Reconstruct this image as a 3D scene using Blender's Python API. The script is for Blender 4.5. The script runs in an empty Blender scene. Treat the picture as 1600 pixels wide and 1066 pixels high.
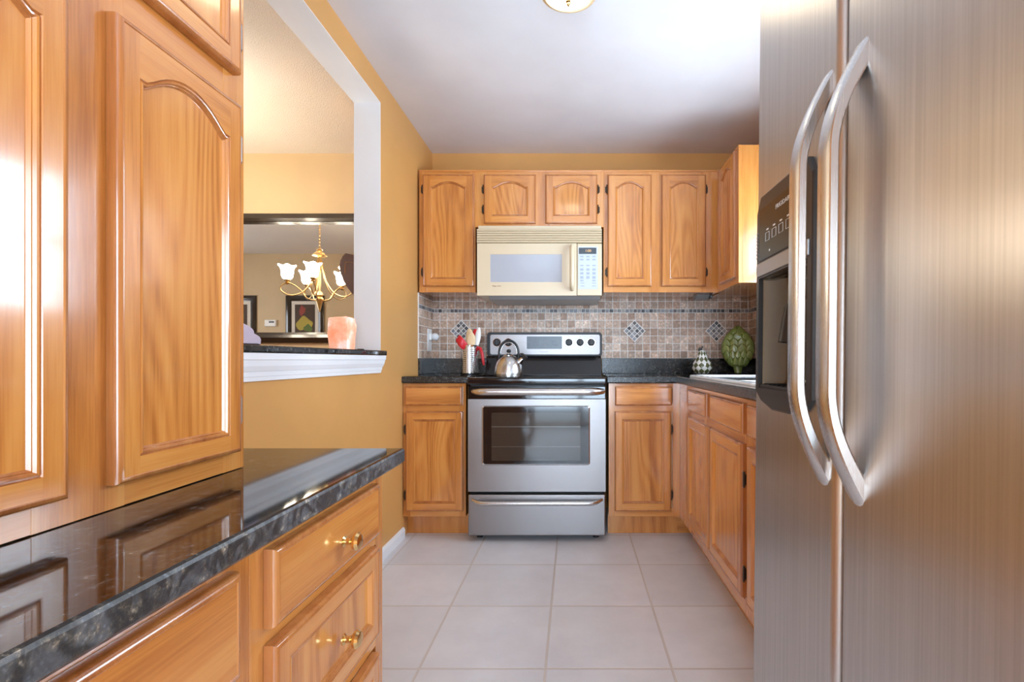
import bpy, bmesh, math, random
from mathutils import Vector, Matrix
random.seed(7)
SC = bpy.context.scene
COL = SC.collection
PI = math.pi
# ------------------------------------------------------------------ camera, world, lights, exposure
H = 1.02            # camera height; focal length 780 px in the 1600 px frame
cam_d = bpy.data.cameras.new('camera'); cam = bpy.data.objects.new('camera', cam_d); COL.objects.link(cam)
cam.location = (0, 0, H); cam.rotation_euler = (PI/2, 0, 0)
cam_d.sensor_width = 36; cam_d.lens = 780/1600*36
cam_d.shift_x = -97/1600; cam_d.shift_y = 29/1600
cam_d.clip_start = 0.02
SC.camera = cam
def PX(px, Y): return (px-897)/780*Y
def PZ(py, Y): return H+(562-py)/780*Y

W = bpy.data.worlds.new('world'); SC.world = W; W.use_nodes = True
W.node_tree.nodes['Background'].inputs[0].default_value = (0.72, 0.86, 1.0, 1)
W.node_tree.nodes['Background'].inputs[1].default_value = 3.0
SC.view_settings.view_transform = 'Standard'; SC.view_settings.look = 'None'
SC.view_settings.gamma = 1; SC.view_settings.use_curve_mapping = False
SC.view_settings.exposure = 0.24
SC.cycles.max_bounces = 10; SC.cycles.diffuse_bounces = 6; SC.cycles.glossy_bounces = 6
SC.cycles.transparent_max_bounces = 8
SC.cycles.sample_clamp_indirect = 6

def area(name, loc, rot, sx, sy, power, color):
    d = bpy.data.lights.new(name, 'AREA'); d.shape = 'RECTANGLE'; d.size = sx; d.size_y = sy
    d.energy = power; d.color = color
    o = bpy.data.objects.new(name, d); COL.objects.link(o); o.location = loc; o.rotation_euler = rot
    return o
# daylight coming through the patio door behind the camera and the sink window, plus an added dining fill light
area('daylight_patio', (0.1, -2.25, 1.25), (PI/2, 0, 0), 1.9, 2.0, 135, (0.62, 0.80, 1.0))
area('daylight_sink_window', (1.42, 2.02, 1.60), (PI/2, 0, PI/2), 1.24, 0.76, 50, (0.68, 0.83, 1.0))
area('added_dining_fill', (-5.5, 1.9, 1.45), (PI/2, 0, -PI/2), 1.6, 1.1, 30, (0.95, 0.95, 1.0))

# ------------------------------------------------------------------ materials
def nm(name):
    m = bpy.data.materials.new(name); m.use_nodes = True
    return m, m.node_tree.nodes, m.node_tree.links, m.node_tree.nodes['Principled BSDF']
def simple(name, col, rough=0.5, metal=0.0, coat=0.0, emis=None, estr=0.0, **kw):
    m, N, L, B = nm(name)
    B.inputs['Base Color'].default_value = (*col, 1); B.inputs['Roughness'].default_value = rough
    B.inputs['Metallic'].default_value = metal; B.inputs['Coat Weight'].default_value = coat
    B.inputs['Coat Roughness'].default_value = 0.08
    if emis: B.inputs['Emission Color'].default_value = (*emis, 1); B.inputs['Emission Strength'].default_value = estr
    # faint procedural variation so that no surface is perfectly even
    t = N.new('ShaderNodeTexCoord'); n = N.new('ShaderNodeTexNoise'); n.inputs['Scale'].default_value = kw.get('scale', 14)
    n.inputs['Detail'].default_value = 4
    L.new(t.outputs['Object'], n.inputs['Vector'])
    mr = N.new('ShaderNodeMapRange'); mr.inputs[3].default_value = max(0.0, rough-0.012); mr.inputs[4].default_value = min(1, rough+0.012)
    L.new(n.outputs['Fac'], mr.inputs[0]); L.new(mr.outputs[0], B.inputs['Roughness'])
    if kw.get('bump'):
        b = N.new('ShaderNodeBump'); b.inputs['Strength'].default_value = kw['bump']; b.inputs['Distance'].default_value = kw.get('dist', 0.002)
        L.new(n.outputs['Fac'], b.inputs['Height']); L.new(b.outputs[0], B.inputs['Normal'])
    return m
def ramp(N, stops, interp='LINEAR'):
    r = N.new('ShaderNodeValToRGB'); e = r.color_ramp.elements; r.color_ramp.interpolation = interp
    while len(e) < len(stops): e.new(0.5)
    for k, (p, c) in enumerate(stops): e[k].position = p; e[k].color = (*c, 1)
    return r
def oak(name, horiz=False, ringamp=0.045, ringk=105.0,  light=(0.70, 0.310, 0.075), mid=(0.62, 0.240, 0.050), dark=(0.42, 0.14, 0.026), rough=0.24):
    m, N, L, B = nm(name)
    t = N.new('ShaderNodeTexCoord'); oi = N.new('ShaderNodeObjectInfo')
    mul = N.new('ShaderNodeMath'); mul.operation = 'MULTIPLY'; mul.inputs[1].default_value = 37.0
    L.new(oi.outputs['Random'], mul.inputs[0])
    add = N.new('ShaderNodeVectorMath'); add.operation = 'ADD'
    L.new(t.outputs['Object'], add.inputs[0]); L.new(mul.outputs[0], add.inputs[1])
    def mapped(sx, sy, sz):
        mp = N.new('ShaderNodeMapping'); mp.inputs['Scale'].default_value = (sz, sy, sx) if horiz else (sx, sy, sz)
        L.new(add.outputs[0], mp.inputs[0]); return mp
    # growth rings: contour lines of a stretched noise
    n1 = N.new('ShaderNodeTexNoise'); n1.inputs['Scale'].default_value = 1.0; n1.inputs['Detail'].default_value = 1.5
    L.new(mapped(4.2, 4.2, 0.62).outputs[0], n1.inputs['Vector'])
    k = N.new('ShaderNodeMath'); k.operation = 'MULTIPLY'; k.inputs[1].default_value = ringk; L.new(n1.outputs['Fac'], k.inputs[0])
    s = N.new('ShaderNodeMath'); s.operation = 'SINE'; L.new(k.outputs[0], s.inputs[0])
    # pores
    n2 = N.new('ShaderNodeTexNoise'); n2.inputs['Scale'].default_value = 1.0; n2.inputs['Detail'].default_value = 3
    L.new(mapped(330, 330, 11).outputs[0], n2.inputs['Vector'])
    # board tone
    n3 = N.new('ShaderNodeTexNoise'); n3.inputs['Scale'].default_value = 1.0; n3.inputs['Detail'].default_value = 2
    L.new(mapped(22, 22, 1.2).outputs[0], n3.inputs['Vector'])
    a = N.new('ShaderNodeMath'); a.operation = 'MULTIPLY_ADD'; a.inputs[1].default_value = ringamp; L.new(s.outputs[0], a.inputs[0]); L.new(n3.outputs['Fac'], a.inputs[2])
    b = N.new('ShaderNodeMath'); b.operation = 'MULTIPLY_ADD'; b.inputs[1].default_value = 0.46; L.new(n2.outputs['Fac'], b.inputs[0]); L.new(a.outputs[0], b.inputs[2])
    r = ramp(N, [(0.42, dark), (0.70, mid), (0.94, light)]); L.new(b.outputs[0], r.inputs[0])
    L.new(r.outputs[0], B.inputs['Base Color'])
    B.inputs['Roughness'].default_value = rough; B.inputs['Coat Weight'].default_value = 0.9; B.inputs['Coat Roughness'].default_value = 0.10
    bp = N.new('ShaderNodeBump'); bp.inputs['Strength'].default_value = 0.05; bp.inputs['Distance'].default_value = 0.0005
    L.new(n2.outputs['Fac'], bp.inputs['Height']); L.new(bp.outputs[0], B.inputs['Normal'])
    return m
def granite(name, rough, lift=1.0, base=(0.007, 0.008, 0.009)):
    m, N, L, B = nm(name)
    t = N.new('ShaderNodeTexCoord')
    n1 = N.new('ShaderNodeTexNoise'); n1.inputs['Scale'].default_value = 95; n1.inputs['Detail'].default_value = 6; n1.inputs['Roughness'].default_value = 0.72
    n2 = N.new('ShaderNodeTexNoise'); n2.inputs['Scale'].default_value = 26; n2.inputs['Detail'].default_value = 4; n2.inputs['Distortion'].default_value = 1.5
    v = N.new('ShaderNodeTexVoronoi'); v.inputs['Scale'].default_value = 170
    for n in (n1, n2, v): L.new(t.outputs['Object'], n.inputs['Vector'])
    r1 = ramp(N, [(0.47, base), (0.58, (0.035*lift, 0.036*lift, 0.034*lift)), (0.72, (0.16*lift, 0.14*lift, 0.105*lift))])
    L.new(n1.outputs['Fac'], r1.inputs[0])
    r2 = ramp(N, [(0.42, (0.25, 0.25, 0.25)), (0.62, (1, 1, 1))]); L.new(n2.outputs['Fac'], r2.inputs[0])
    mx = N.new('ShaderNodeMix'); mx.data_type = 'RGBA'; mx.blend_type = 'MULTIPLY'; mx.inputs[0].default_value = 1
    L.new(r1.outputs[0], mx.inputs[6]); L.new(r2.outputs[0], mx.inputs[7])
    r3 = ramp(N, [(0.0, (1.5, 1.6, 1.7)), (0.35, (0.8, 0.8, 0.8))]); L.new(v.outputs['Distance'], r3.inputs[0])
    mx2 = N.new('ShaderNodeMix'); mx2.data_type = 'RGBA'; mx2.blend_type = 'MULTIPLY'; mx2.inputs[0].default_value = 1
    L.new(mx.outputs[2], mx2.inputs[6]); L.new(r3.outputs[0], mx2.inputs[7])
    L.new(mx2.outputs[2], B.inputs['Base Color']); B.inputs['Roughness'].default_value = rough
    B.inputs['IOR'].default_value = 1.62
    if rough > 0.15:
        bp = N.new('ShaderNodeBump'); bp.inputs['Strength'].default_value = 0.5; bp.inputs['Distance'].default_value = 0.002
        L.new(n1.outputs['Fac'], bp.inputs['Height']); L.new(bp.outputs[0], B.inputs['Normal'])
    return m
def steel(name, col=(0.60, 0.585, 0.57), rough=0.27, axis='z', streak=0.10, aniso=0.0):
    m, N, L, B = nm(name)
    B.inputs['Base Color'].default_value = (*col, 1); B.inputs['Metallic'].default_value = 1
    if aniso:
        B.inputs['Anisotropic'].default_value = aniso; tg = N.new('ShaderNodeTangent'); tg.direction_type = 'RADIAL'; tg.axis = 'Z'; L.new(tg.outputs[0], B.inputs['Tangent'])
    t = N.new('ShaderNodeTexCoord'); mp = N.new('ShaderNodeMapping')
    mp.inputs['Scale'].default_value = {'z': (700, 700, 6), 'x': (4, 420, 420), 'o': (60, 60, 60)}[axis]
    L.new(t.outputs['Object'], mp.inputs[0])
    n = N.new('ShaderNodeTexNoise'); n.inputs['Scale'].default_value = 1; n.inputs['Detail'].default_value = 3; L.new(mp.outputs[0], n.inputs['Vector'])
    mr = N.new('ShaderNodeMapRange'); mr.inputs[3].default_value = rough-streak/2; mr.inputs[4].default_value = rough+streak/2
    L.new(n.outputs['Fac'], mr.inputs[0]); L.new(mr.outputs[0], B.inputs['Roughness'])
    if aniso:
        mp2 = N.new('ShaderNodeMapping'); mp2.inputs['Scale'].default_value = (240, 240, 2.5); L.new(t.outputs['Object'], mp2.inputs[0])
        n2 = N.new('ShaderNodeTexNoise'); n2.inputs['Scale'].default_value = 1; n2.inputs['Detail'].default_value = 4; L.new(mp2.outputs[0], n2.inputs['Vector'])
        rr_ = ramp(N, [(0.3, tuple(c*0.90 for c in col)), (0.7, tuple(c*1.08 for c in col))]); L.new(n2.outputs['Fac'], rr_.inputs[0]); L.new(rr_.outputs[0], B.inputs['Base Color'])
    bp = N.new('ShaderNodeBump'); bp.inputs['Strength'].default_value = 0.02; bp.inputs['Distance'].default_value = 0.0003
    L.new(n.outputs['Fac'], bp.inputs['Height']); L.new(bp.outputs[0], B.inputs['Normal'])
    return m
def paint(name, col, rough=0.6, scale=300, bump=0.08, dist=0.001, blotch=0.06):
    m, N, L, B = nm(name)
    t = N.new('ShaderNodeTexCoord')
    n = N.new('ShaderNodeTexNoise'); n.inputs['Scale'].default_value = scale; n.inputs['Detail'].default_value = 3
    n2 = N.new('ShaderNodeTexNoise'); n2.inputs['Scale'].default_value = 2.2; n2.inputs['Detail'].default_value = 3
    L.new(t.outputs['Object'], n.inputs['Vector']); L.new(t.outputs['Object'], n2.inputs['Vector'])
    r = ramp(N, [(0.3, tuple(c*(1-blotch) for c in col)), (0.7, tuple(min(1, c*(1+blotch)) for c in col))])
    L.new(n2.outputs['Fac'], r.inputs[0]); L.new(r.outputs[0], B.inputs['Base Color'])
    B.inputs['Roughness'].default_value = rough
    bp = N.new('ShaderNodeBump'); bp.inputs['Strength'].default_value = bump; bp.inputs['Distance'].default_value = dist
    L.new(n.outputs['Fac'], bp.inputs['Height']); L.new(bp.outputs[0], B.inputs['Normal'])
    return m
def tile_floor_mat():
    m, N, L, B = nm('floor_tile')
    t = N.new('ShaderNodeTexCoord'); mp = N.new('ShaderNodeMapping'); s = 0.4175
    mp.inputs['Location'].default_value = (0.094/s, -2.4825/s+12, 0); mp.inputs['Scale'].default_value = (1/s, 1/s, 1)
    L.new(t.outputs['Object'], mp.inputs[0])
    sep = N.new('ShaderNodeSeparateXYZ'); L.new(mp.outputs[0], sep.inputs[0])
    ds = []
    for ax in (0, 1):
        a = N.new('ShaderNodeMath'); a.operation = 'ADD'; a.inputs[1].default_value = 100.5; L.new(sep.outputs[ax], a.inputs[0])
        f = N.new('ShaderNodeMath'); f.operation = 'FRACT'; L.new(a.outputs[0], f.inputs[0])
        g = N.new('ShaderNodeMath'); g.operation = 'SUBTRACT'; g.inputs[1].default_value = 0.5; L.new(f.outputs[0], g.inputs[0])
        h = N.new('ShaderNodeMath'); h.operation = 'ABSOLUTE'; L.new(g.outputs[0], h.inputs[0]); ds.append(h)
    mn = N.new('ShaderNodeMath'); mn.operation = 'MINIMUM'; L.new(ds[0].outputs[0], mn.inputs[0]); L.new(ds[1].outputs[0], mn.inputs[1])
    g = N.new('ShaderNodeMapRange'); g.inputs[1].default_value = 0.0075; g.inputs[2].default_value = 0.013; L.new(mn.outputs[0], g.inputs[0])
    fl = N.new('ShaderNodeVectorMath'); fl.operation = 'FLOOR'; L.new(mp.outputs[0], fl.inputs[0])
    wn = N.new('ShaderNodeTexWhiteNoise'); L.new(fl.outputs[0], wn.inputs['Vector'])
    n = N.new('ShaderNodeTexNoise'); n.inputs['Scale'].default_value = 5; n.inputs['Detail'].default_value = 8; n.inputs['Roughness'].default_value = 0.62
    L.new(t.outputs['Object'], n.inputs['Vector'])
    n2 = N.new('ShaderNodeTexNoise'); n2.inputs['Scale'].default_value = 160; n2.inputs['Detail'].default_value = 3; L.new(t.outputs['Object'], n2.inputs['Vector'])
    r = ramp(N, [(0.3, (0.65, 0.66, 0.685)), (0.7, (0.74, 0.75, 0.775))]); L.new(n.outputs['Fac'], r.inputs[0])
    hv = N.new('ShaderNodeHueSaturation'); mrv = N.new('ShaderNodeMapRange'); mrv.inputs[3].default_value = 0.96; mrv.inputs[4].default_value = 1.04
    L.new(wn.outputs['Value'], mrv.inputs[0]); L.new(mrv.outputs[0], hv.inputs['Value']); L.new(r.outputs[0], hv.inputs['Color'])
    mx = N.new('ShaderNodeMix'); mx.data_type = 'RGBA'; mx.inputs[6].default_value = (0.60, 0.56, 0.52, 1)
    L.new(g.outputs[0], mx.inputs[0]); L.new(hv.outputs[0], mx.inputs[7]); L.new(mx.outputs[2], B.inputs['Base Color'])
    mr = N.new('ShaderNodeMapRange'); mr.inputs[3].default_value = 0.7; mr.inputs[4].default_value = 0.36
    L.new(g.outputs[0], mr.inputs[0]); L.new(mr.outputs[0], B.inputs['Roughness'])
    ad = N.new('ShaderNodeMath'); ad.operation = 'MULTIPLY_ADD'; ad.inputs[1].default_value = 0.12
    L.new(n2.outputs['Fac'], ad.inputs[0]); L.new(g.outputs[0], ad.inputs[2])
    bp = N.new('ShaderNodeBump'); bp.inputs['Strength'].default_value = 0.45; bp.inputs['Distance'].default_value = 0.002
    L.new(ad.outputs[0], bp.inputs['Height']); L.new(bp.outputs[0], B.inputs['Normal'])
    return m
def stone_attr(name, rough=0.45):
    m, N, L, B = nm(name)
    at = N.new('ShaderNodeAttribute'); at.attribute_name = 'Col'
    t = N.new('ShaderNodeTexCoord'); n = N.new('ShaderNodeTexNoise'); n.inputs['Scale'].default_value = 75; n.inputs['Detail'].default_value = 6
    L.new(t.outputs['Object'], n.inputs['Vector'])
    r = ramp(N, [(0.3, (0.75, 0.72, 0.70)), (0.58, (1.12, 1.12, 1.12)), (0.72, (1.9, 1.9, 1.95))]); L.new(n.outputs['Fac'], r.inputs[0])
    mx = N.new('ShaderNodeMix'); mx.data_type = 'RGBA'; mx.blend_type = 'MULTIPLY'; mx.inputs[0].default_value = 1
    L.new(at.outputs['Color'], mx.inputs[6]); L.new(r.outputs[0], mx.inputs[7]); L.new(mx.outputs[2], B.inputs['Base Color'])
    B.inputs['Roughness'].default_value = rough
    bp = N.new('ShaderNodeBump'); bp.inputs['Strength'].default_value = 0.4; bp.inputs['Distance'].default_value = 0.001
    L.new(n.outputs['Fac'], bp.inputs['Height']); L.new(bp.outputs[0], B.inputs['Normal'])
    return m
def thin_glass(name):
    m, N, L, B = nm(name); N.remove(B)
    o = N['Material Output']; tr = N.new('ShaderNodeBsdfTransparent'); gl = N.new('ShaderNodeBsdfGlossy'); gl.inputs['Roughness'].default_value = 0.02
    lw = N.new('ShaderNodeLayerWeight'); lw.inputs[0].default_value = 0.5; pw = N.new('ShaderNodeMath'); pw.operation = 'POWER'; pw.inputs[1].default_value = 5
    fr = N.new('ShaderNodeMath'); fr.operation = 'MULTIPLY_ADD'; fr.inputs[1].default_value = 0.92; fr.inputs[2].default_value = 0.04; mx = N.new('ShaderNodeMixShader')
    L.new(lw.outputs['Facing'], pw.inputs[0]); L.new(pw.outputs[0], fr.inputs[0]); L.new(fr.outputs[0], mx.inputs[0]); L.new(tr.outputs[0], mx.inputs[1]); L.new(gl.outputs[0], mx.inputs[2]); L.new(mx.outputs[0], o.inputs[0])
    return m

OAKV = oak('oak_vertical_grain'); OAKH = oak('oak_horizontal_grain', True)
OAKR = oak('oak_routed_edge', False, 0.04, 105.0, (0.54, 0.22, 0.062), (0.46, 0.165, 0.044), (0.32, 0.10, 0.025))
OAKP = oak('oak_flat_sawn_panel', False, 0.115, 170.0)
GRAN = granite('polished_granite', 0.055, 1.9); GRANE = granite('daylit_honed_granite_edge', 0.30, 6.0, (0.13, 0.15, 0.17)); GRANU = granite('granite_upstand', 0.16, 2.0); GRANB = granite('dark_granite_edge', 0.18, 2.5)  # GRANE: honed edge with bluish daylight put into its base colour
WALL = paint('ochre_wall_paint', (0.655, 0.345, 0.108), 0.42)
CEIL = paint('white_ceiling_paint', (0.74, 0.76, 0.80), 0.32, 60, 0.03)
WHITE = paint('white_trim_paint', (0.84, 0.86, 0.88), 0.4)
POPC = paint('textured_ceiling', (0.82, 0.80, 0.77), 0.8, 190, 0.9, 0.006, 0.02)
DWALL = paint('dining_wall_paint', (0.64, 0.50, 0.31), 0.6)
FLOOR = tile_floor_mat()
STONE = stone_attr('tumbled_stone'); GROUT = paint('light_grout', (0.80, 0.78, 0.75), 0.85, 400, 0.2)
STEELZ = steel('brushed_steel_upright', (0.52, 0.495, 0.475), rough=0.31, axis='z', streak=0.12, aniso=0.55); STEELX = steel('brushed_steel_level', (0.315, 0.295, 0.29), 0.38, 'x')
HSTEEL = steel('satin_steel_handle', (0.66, 0.65, 0.64), 0.26, 'z')
CHROME = simple('polished_chrome', (0.75, 0.75, 0.76), 0.10, 1)
BLACKG = simple('black_gloss_enamel', (0.006, 0.006, 0.007), 0.07, coat=0.5)
BLACKP = simple('black_plastic', (0.008, 0.008, 0.009), 0.42)
DGREY = simple('dark_grey_plastic', (0.03, 0.027, 0.025), 0.3)
GREYP = simple('grey_plastic', (0.36, 0.36, 0.36), 0.32, 0.4)
BISQ = simple('bisque_plastic', (0.68, 0.565, 0.385), 0.28, coat=0.3)
BISQS = simple('bisque_vent_slot', (0.34, 0.26, 0.14), 0.5)
PALE = simple('pale_keypad', (0.56, 0.61, 0.68), 0.5)
KEYG = simple('keypad_print', (0.40, 0.45, 0.52), 0.5)
MWIN = simple('microwave_window', (0.42, 0.45, 0.50), 0.12, coat=1.0)
BRASS = simple('polished_brass', (0.80, 0.56, 0.25), 0.13, 1)
ABRASS = simple('antique_brass', (0.60, 0.42, 0.20), 0.28, 1)
HINGE = simple('dark_bronze_hinge', (0.07, 0.055, 0.04), 0.38, 0.9)
HINGES = simple('nickel_hinge', (0.42, 0.42, 0.42), 0.32, 0.9)
PORC = simple('white_porcelain', (0.80, 0.83, 0.86), 0.12, coat=0.6)
DFRAME = simple('espresso_frame', (0.022, 0.013, 0.008), 0.22, coat=0.4)
MIRR = simple('mirror_glass', (0.86, 0.86, 0.84), 0.01, 1)
RED = simple('red_silicone', (0.62, 0.02, 0.03), 0.35)
SPOON = simple('pale_wood', (0.78, 0.58, 0.34), 0.55)
WHP = simple('white_plastic', (0.85, 0.85, 0.84), 0.35)
CLOTH = simple('lilac_cloth', (0.50, 0.42, 0.50), 0.9, scale=160, bump=0.5)
GLASS = thin_glass('window_glass')
DISP = simple('display_glass', (0.05, 0.065, 0.08), 0.25)
AMBER = simple('amber_digits', (0.4, 0.25, 0.1), 0.5, emis=(1, 0.6, 0.25), estr=0.6)
OVWIN = simple('oven_window_glass', (0.030, 0.027, 0.022), 0.06, coat=0.8)
PRINTW = simple('white_print', (0.7, 0.7, 0.7), 0.5)
PRINTG = simple('grey_print', (0.18, 0.18, 0.19), 0.5)
PRINTR = simple('dark_red_print', (0.22, 0.04, 0.04), 0.5)
SHADE = simple('lit_frosted_glass', (0.95, 0.85, 0.65), 0.5, emis=(1.0, 0.88, 0.70), estr=34)
DOME = simple('lit_dome_glass', (0.95, 0.9, 0.8), 0.5, emis=(1.0, 0.86, 0.62), estr=9)
CREAM = simple('cream_lamp_ring', (0.72, 0.55, 0.33), 0.35)
WOODF = simple('dining_floor_wood', (0.22, 0.11, 0.05), 0.4)
MAROON = simple('dark_mahogany', (0.05, 0.010, 0.005), 0.5)

# ------------------------------------------------------------------ mesh helpers
def finish(o, smooth):
    if smooth:
        me = o.data; me.shade_smooth(); me.set_sharp_from_angle(angle=math.radians(smooth))
        if smooth < 60:
            w_ = o.modifiers.new('weighted', 'WEIGHTED_NORMAL'); w_.keep_sharp = True; w_.weight = 100
class MB:
    def __init__(s): s.bm = bmesh.new()
    def box(s, x0, x1, y0, y1, z0, z1, bev=0, seg=2, mi=0):
        x0, x1 = min(x0, x1), max(x0, x1); y0, y1 = min(y0, y1), max(y0, y1); z0, z1 = min(z0, z1), max(z0, z1)
        t = bmesh.new()
        vs = [t.verts.new((x, y, z)) for x in (x0, x1) for y in (y0, y1) for z in (z0, z1)]
        for f in ((0,1,3,2), (4,6,7,5), (0,4,5,1), (2,3,7,6), (0,2,6,4), (1,5,7,3)): t.faces.new([vs[i] for i in f])
        if bev: bmesh.ops.bevel(t, geom=list(t.edges), offset=bev, segments=seg, profile=0.5, affect='EDGES')
        for f in t.faces: f.material_index = mi
        s.merge(t); return s
    def merge(s, t, M=None):
        if M is not None: t.transform(M)
        me = bpy.data.meshes.new('tmp'); t.to_mesh(me); s.bm.from_mesh(me); bpy.data.meshes.remove(me); t.free()
    def lathe(s, prof, c=(0, 0, 0), axis='z', n=32, mi=0, cap=True):
        rings = []
        for r, h in prof:
            ring = []
            for k in range(n):
                a = 2*PI*k/n; p = (r*math.cos(a), r*math.sin(a), h)
                if axis == 'y': p = (p[0], -p[2], p[1])       # h runs toward -y
                elif axis == 'x': p = (p[2], p[0], p[1])      # h runs toward +x
                ring.append(s.bm.verts.new((c[0]+p[0], c[1]+p[1], c[2]+p[2])))
            rings.append(ring)
        for a, b in zip(rings, rings[1:]):
            for k in range(n):
                f = s.bm.faces.new((a[k], a[(k+1) % n], b[(k+1) % n], b[k])); f.material_index = mi
        if cap:
            for rg in (rings[0], rings[-1]):
                f = s.bm.faces.new(rg); f.material_index = mi
        return s
    def tube(s, path, r, n=10, mi=0, sx=1.0, up=None):
        path = [Vector(p) for p in path]; R = r if isinstance(r, (list, tuple)) else [r]*len(path)
        rings = []; prev = None
        for i, p in enumerate(path):
            d = (path[min(i+1, len(path)-1)]-path[max(i-1, 0)]).normalized()
            if prev is None:
                ref = Vector(up) if up else (Vector((0, 0, 1)) if abs(d.z) < 0.9 else Vector((1, 0, 0)))
                u = d.cross(ref).normalized()
            else: u = (prev-d*prev.dot(d)).normalized()
            prev = u; v = d.cross(u)
            rings.append([s.bm.verts.new(p+(u*math.cos(2*PI*k/n)*sx+v*math.sin(2*PI*k/n))*R[i]) for k in range(n)])
        for a, b in zip(rings, rings[1:]):
            for k in range(n):
                f = s.bm.faces.new((a[k], a[(k+1) % n], b[(k+1) % n], b[k])); f.material_index = mi
        s.bm.faces.new(rings[0]); s.bm.faces.new(rings[-1]); return s
    def sweep(s, secs, mi=0):
        rings = [[s.bm.verts.new(p) for p in sec] for sec in secs]; n = len(rings[0])
        for a, b in zip(rings, rings[1:]):
            for k in range(n):
                f = s.bm.faces.new((a[k], a[(k+1) % n], b[(k+1) % n], b[k])); f.material_index = mi
        s.bm.faces.new(rings[0]); s.bm.faces.new(rings[-1]); return s
    def prism(s, pts, axis, a0, a1, mi=0, bev=0):
        def P(p, a): return {'x': (a, p[0], p[1]), 'y': (p[0], a, p[1]), 'z': (p[0], p[1], a)}[axis]
        t = bmesh.new(); A = [t.verts.new(P(p, a0)) for p in pts]; B = [t.verts.new(P(p, a1)) for p in pts]; n = len(pts)
        t.faces.new(A); t.faces.new(B)
        for k in range(n): t.faces.new((A[k], A[(k+1) % n], B[(k+1) % n], B[k]))
        if bev: bmesh.ops.bevel(t, geom=list(t.edges), offset=bev, segments=2, profile=0.5, affect='EDGES')
        for f in t.faces: f.material_index = mi
        s.merge(t); return s
    def build(s, name, mats, parent=None, smooth=35, world=False, **props):
        bmesh.ops.recalc_face_normals(s.bm, faces=s.bm.faces)
        me = bpy.data.meshes.new(name); s.bm.to_mesh(me); s.bm.free()
        if not isinstance(mats, (list, tuple)): mats = [mats]
        for m in mats: me.materials.append(m)
        if world and parent is not None: me.transform(chain(parent).inverted())
        o = bpy.data.objects.new(name, me); COL.objects.link(o); o.parent = parent
        finish(o, smooth)
        for k, v in props.items(): o[k] = v
        return o
def chain(o):
    M = Matrix.LocRotScale(o.location, o.rotation_euler, None)
    return chain(o.parent) @ M if o.parent else M
def thing(name, label, cat, loc=(0, 0, 0), rz=0, group=None):
    o = bpy.data.objects.new(name, None); COL.objects.link(o); o.location = loc; o.rotation_euler = (0, 0, rz)
    o.empty_display_size = 0.05
    o['label'] = label; o['category'] = cat
    if group: o['group'] = group
    return o
def tag(o, label, cat, group=None):
    o['label'] = label; o['category'] = cat
    if group: o['group'] = group
    return o
def center_origin(o, p):
    """move a lone mesh's origin to p without moving it"""
    o.data.transform(Matrix.Translation(-Vector(p))); o.location = p; return o
def text(name, body, size, M, mat, parent, xs=1.0):
    c = bpy.data.curves.new(name, 'FONT'); c.body = body; c.size = size; c.align_x = 'CENTER'; c.align_y = 'CENTER'; c.extrude = 0.0002
    o = bpy.data.objects.new(name, c); COL.objects.link(o)
    me = bpy.data.meshes.new_from_object(o); bpy.data.objects.remove(o); bpy.data.curves.remove(c)
    me.transform(Matrix.Diagonal((xs, 1, 1, 1))); me.transform(M); me.materials.append(mat)
    t = bpy.data.objects.new(name, me); COL.objects.link(t); t.parent = parent
    return t
def struct(mb, name, mats, smooth=None):
    o = mb.build(name, mats, None, smooth); o['kind'] = 'structure'; return o

# ------------------------------------------------------------------ the rooms
YW = 3.45; XL = -0.98; XR = 1.215; ZC = 2.445; WT = 0.136; YB = -2.1
DX = -5.3; DY = 0.16
struct(MB().box(XL-WT/2, XR+0.12, YB-0.12, YW, -0.06, 0), 'floor', FLOOR)
struct(MB().box(DX, XL-WT/2, DY, YW, -0.06, 0), 'floor_dining', WOODF)
struct(MB().box(XL-WT/2, XR+0.12, YB-0.12, YW, ZC, ZC+0.08), 'ceiling', CEIL)
struct(MB().box(DX, XL-WT/2, DY, YW, ZC, ZC+0.08), 'ceiling_dining', POPC)
struct(MB().box(XL-WT/2, XR+0.12, YW, YW+0.12, -0.06, ZC+0.08), 'wall_back', WALL)
struct(MB().box(DX, XL-WT/2, YW, YW+0.12, -0.06, ZC+0.08), 'wall_dining_back', DWALL)
OY0, OY1, OZ0, OZ1 = 1.15, 2.531, 1.04, 2.324          # pass-through
struct(MB().box(XL-WT, XL, YB, OY0, 0, ZC).box(XL-WT, XL, OY1, YW, 0, ZC).box(XL-WT, XL, OY0, OY1, 0, OZ0).box(XL-WT, XL, OY0, OY1, OZ1, ZC), 'wall_left', WALL)
struct(MB().box(XL-WT+0.001, XL-0.001, OY1-0.003, OY1+0.001, OZ0, OZ1).box(XL-WT+0.001, XL-0.001, OY0, OY0+0.003, OZ0, OZ1)
       .box(XL-WT+0.001, XL-0.001, OY0, OY1, OZ1-0.003, OZ1+0.001), 'trim_1', WHITE)
WY0, WY1, WZ0, WZ1 = 1.40, 2.64, 1.22, 1.98             # window over the sink
struct(MB().box(XR, XR+0.12, YB, WY0, 0, ZC).box(XR, XR+0.12, WY1, YW, 0, ZC).box(XR, XR+0.12, WY0, WY1, 0, WZ0).box(XR, XR+0.12, WY0, WY1, WZ1, ZC), 'wall_right', WALL)
w = thing('window_1', 'white framed window over the sink', 'window', (XR+0.06, (WY0+WY1)/2, WZ0)); w['kind'] = 'structure'; del w['label']; del w['category']
mb = MB()
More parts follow.
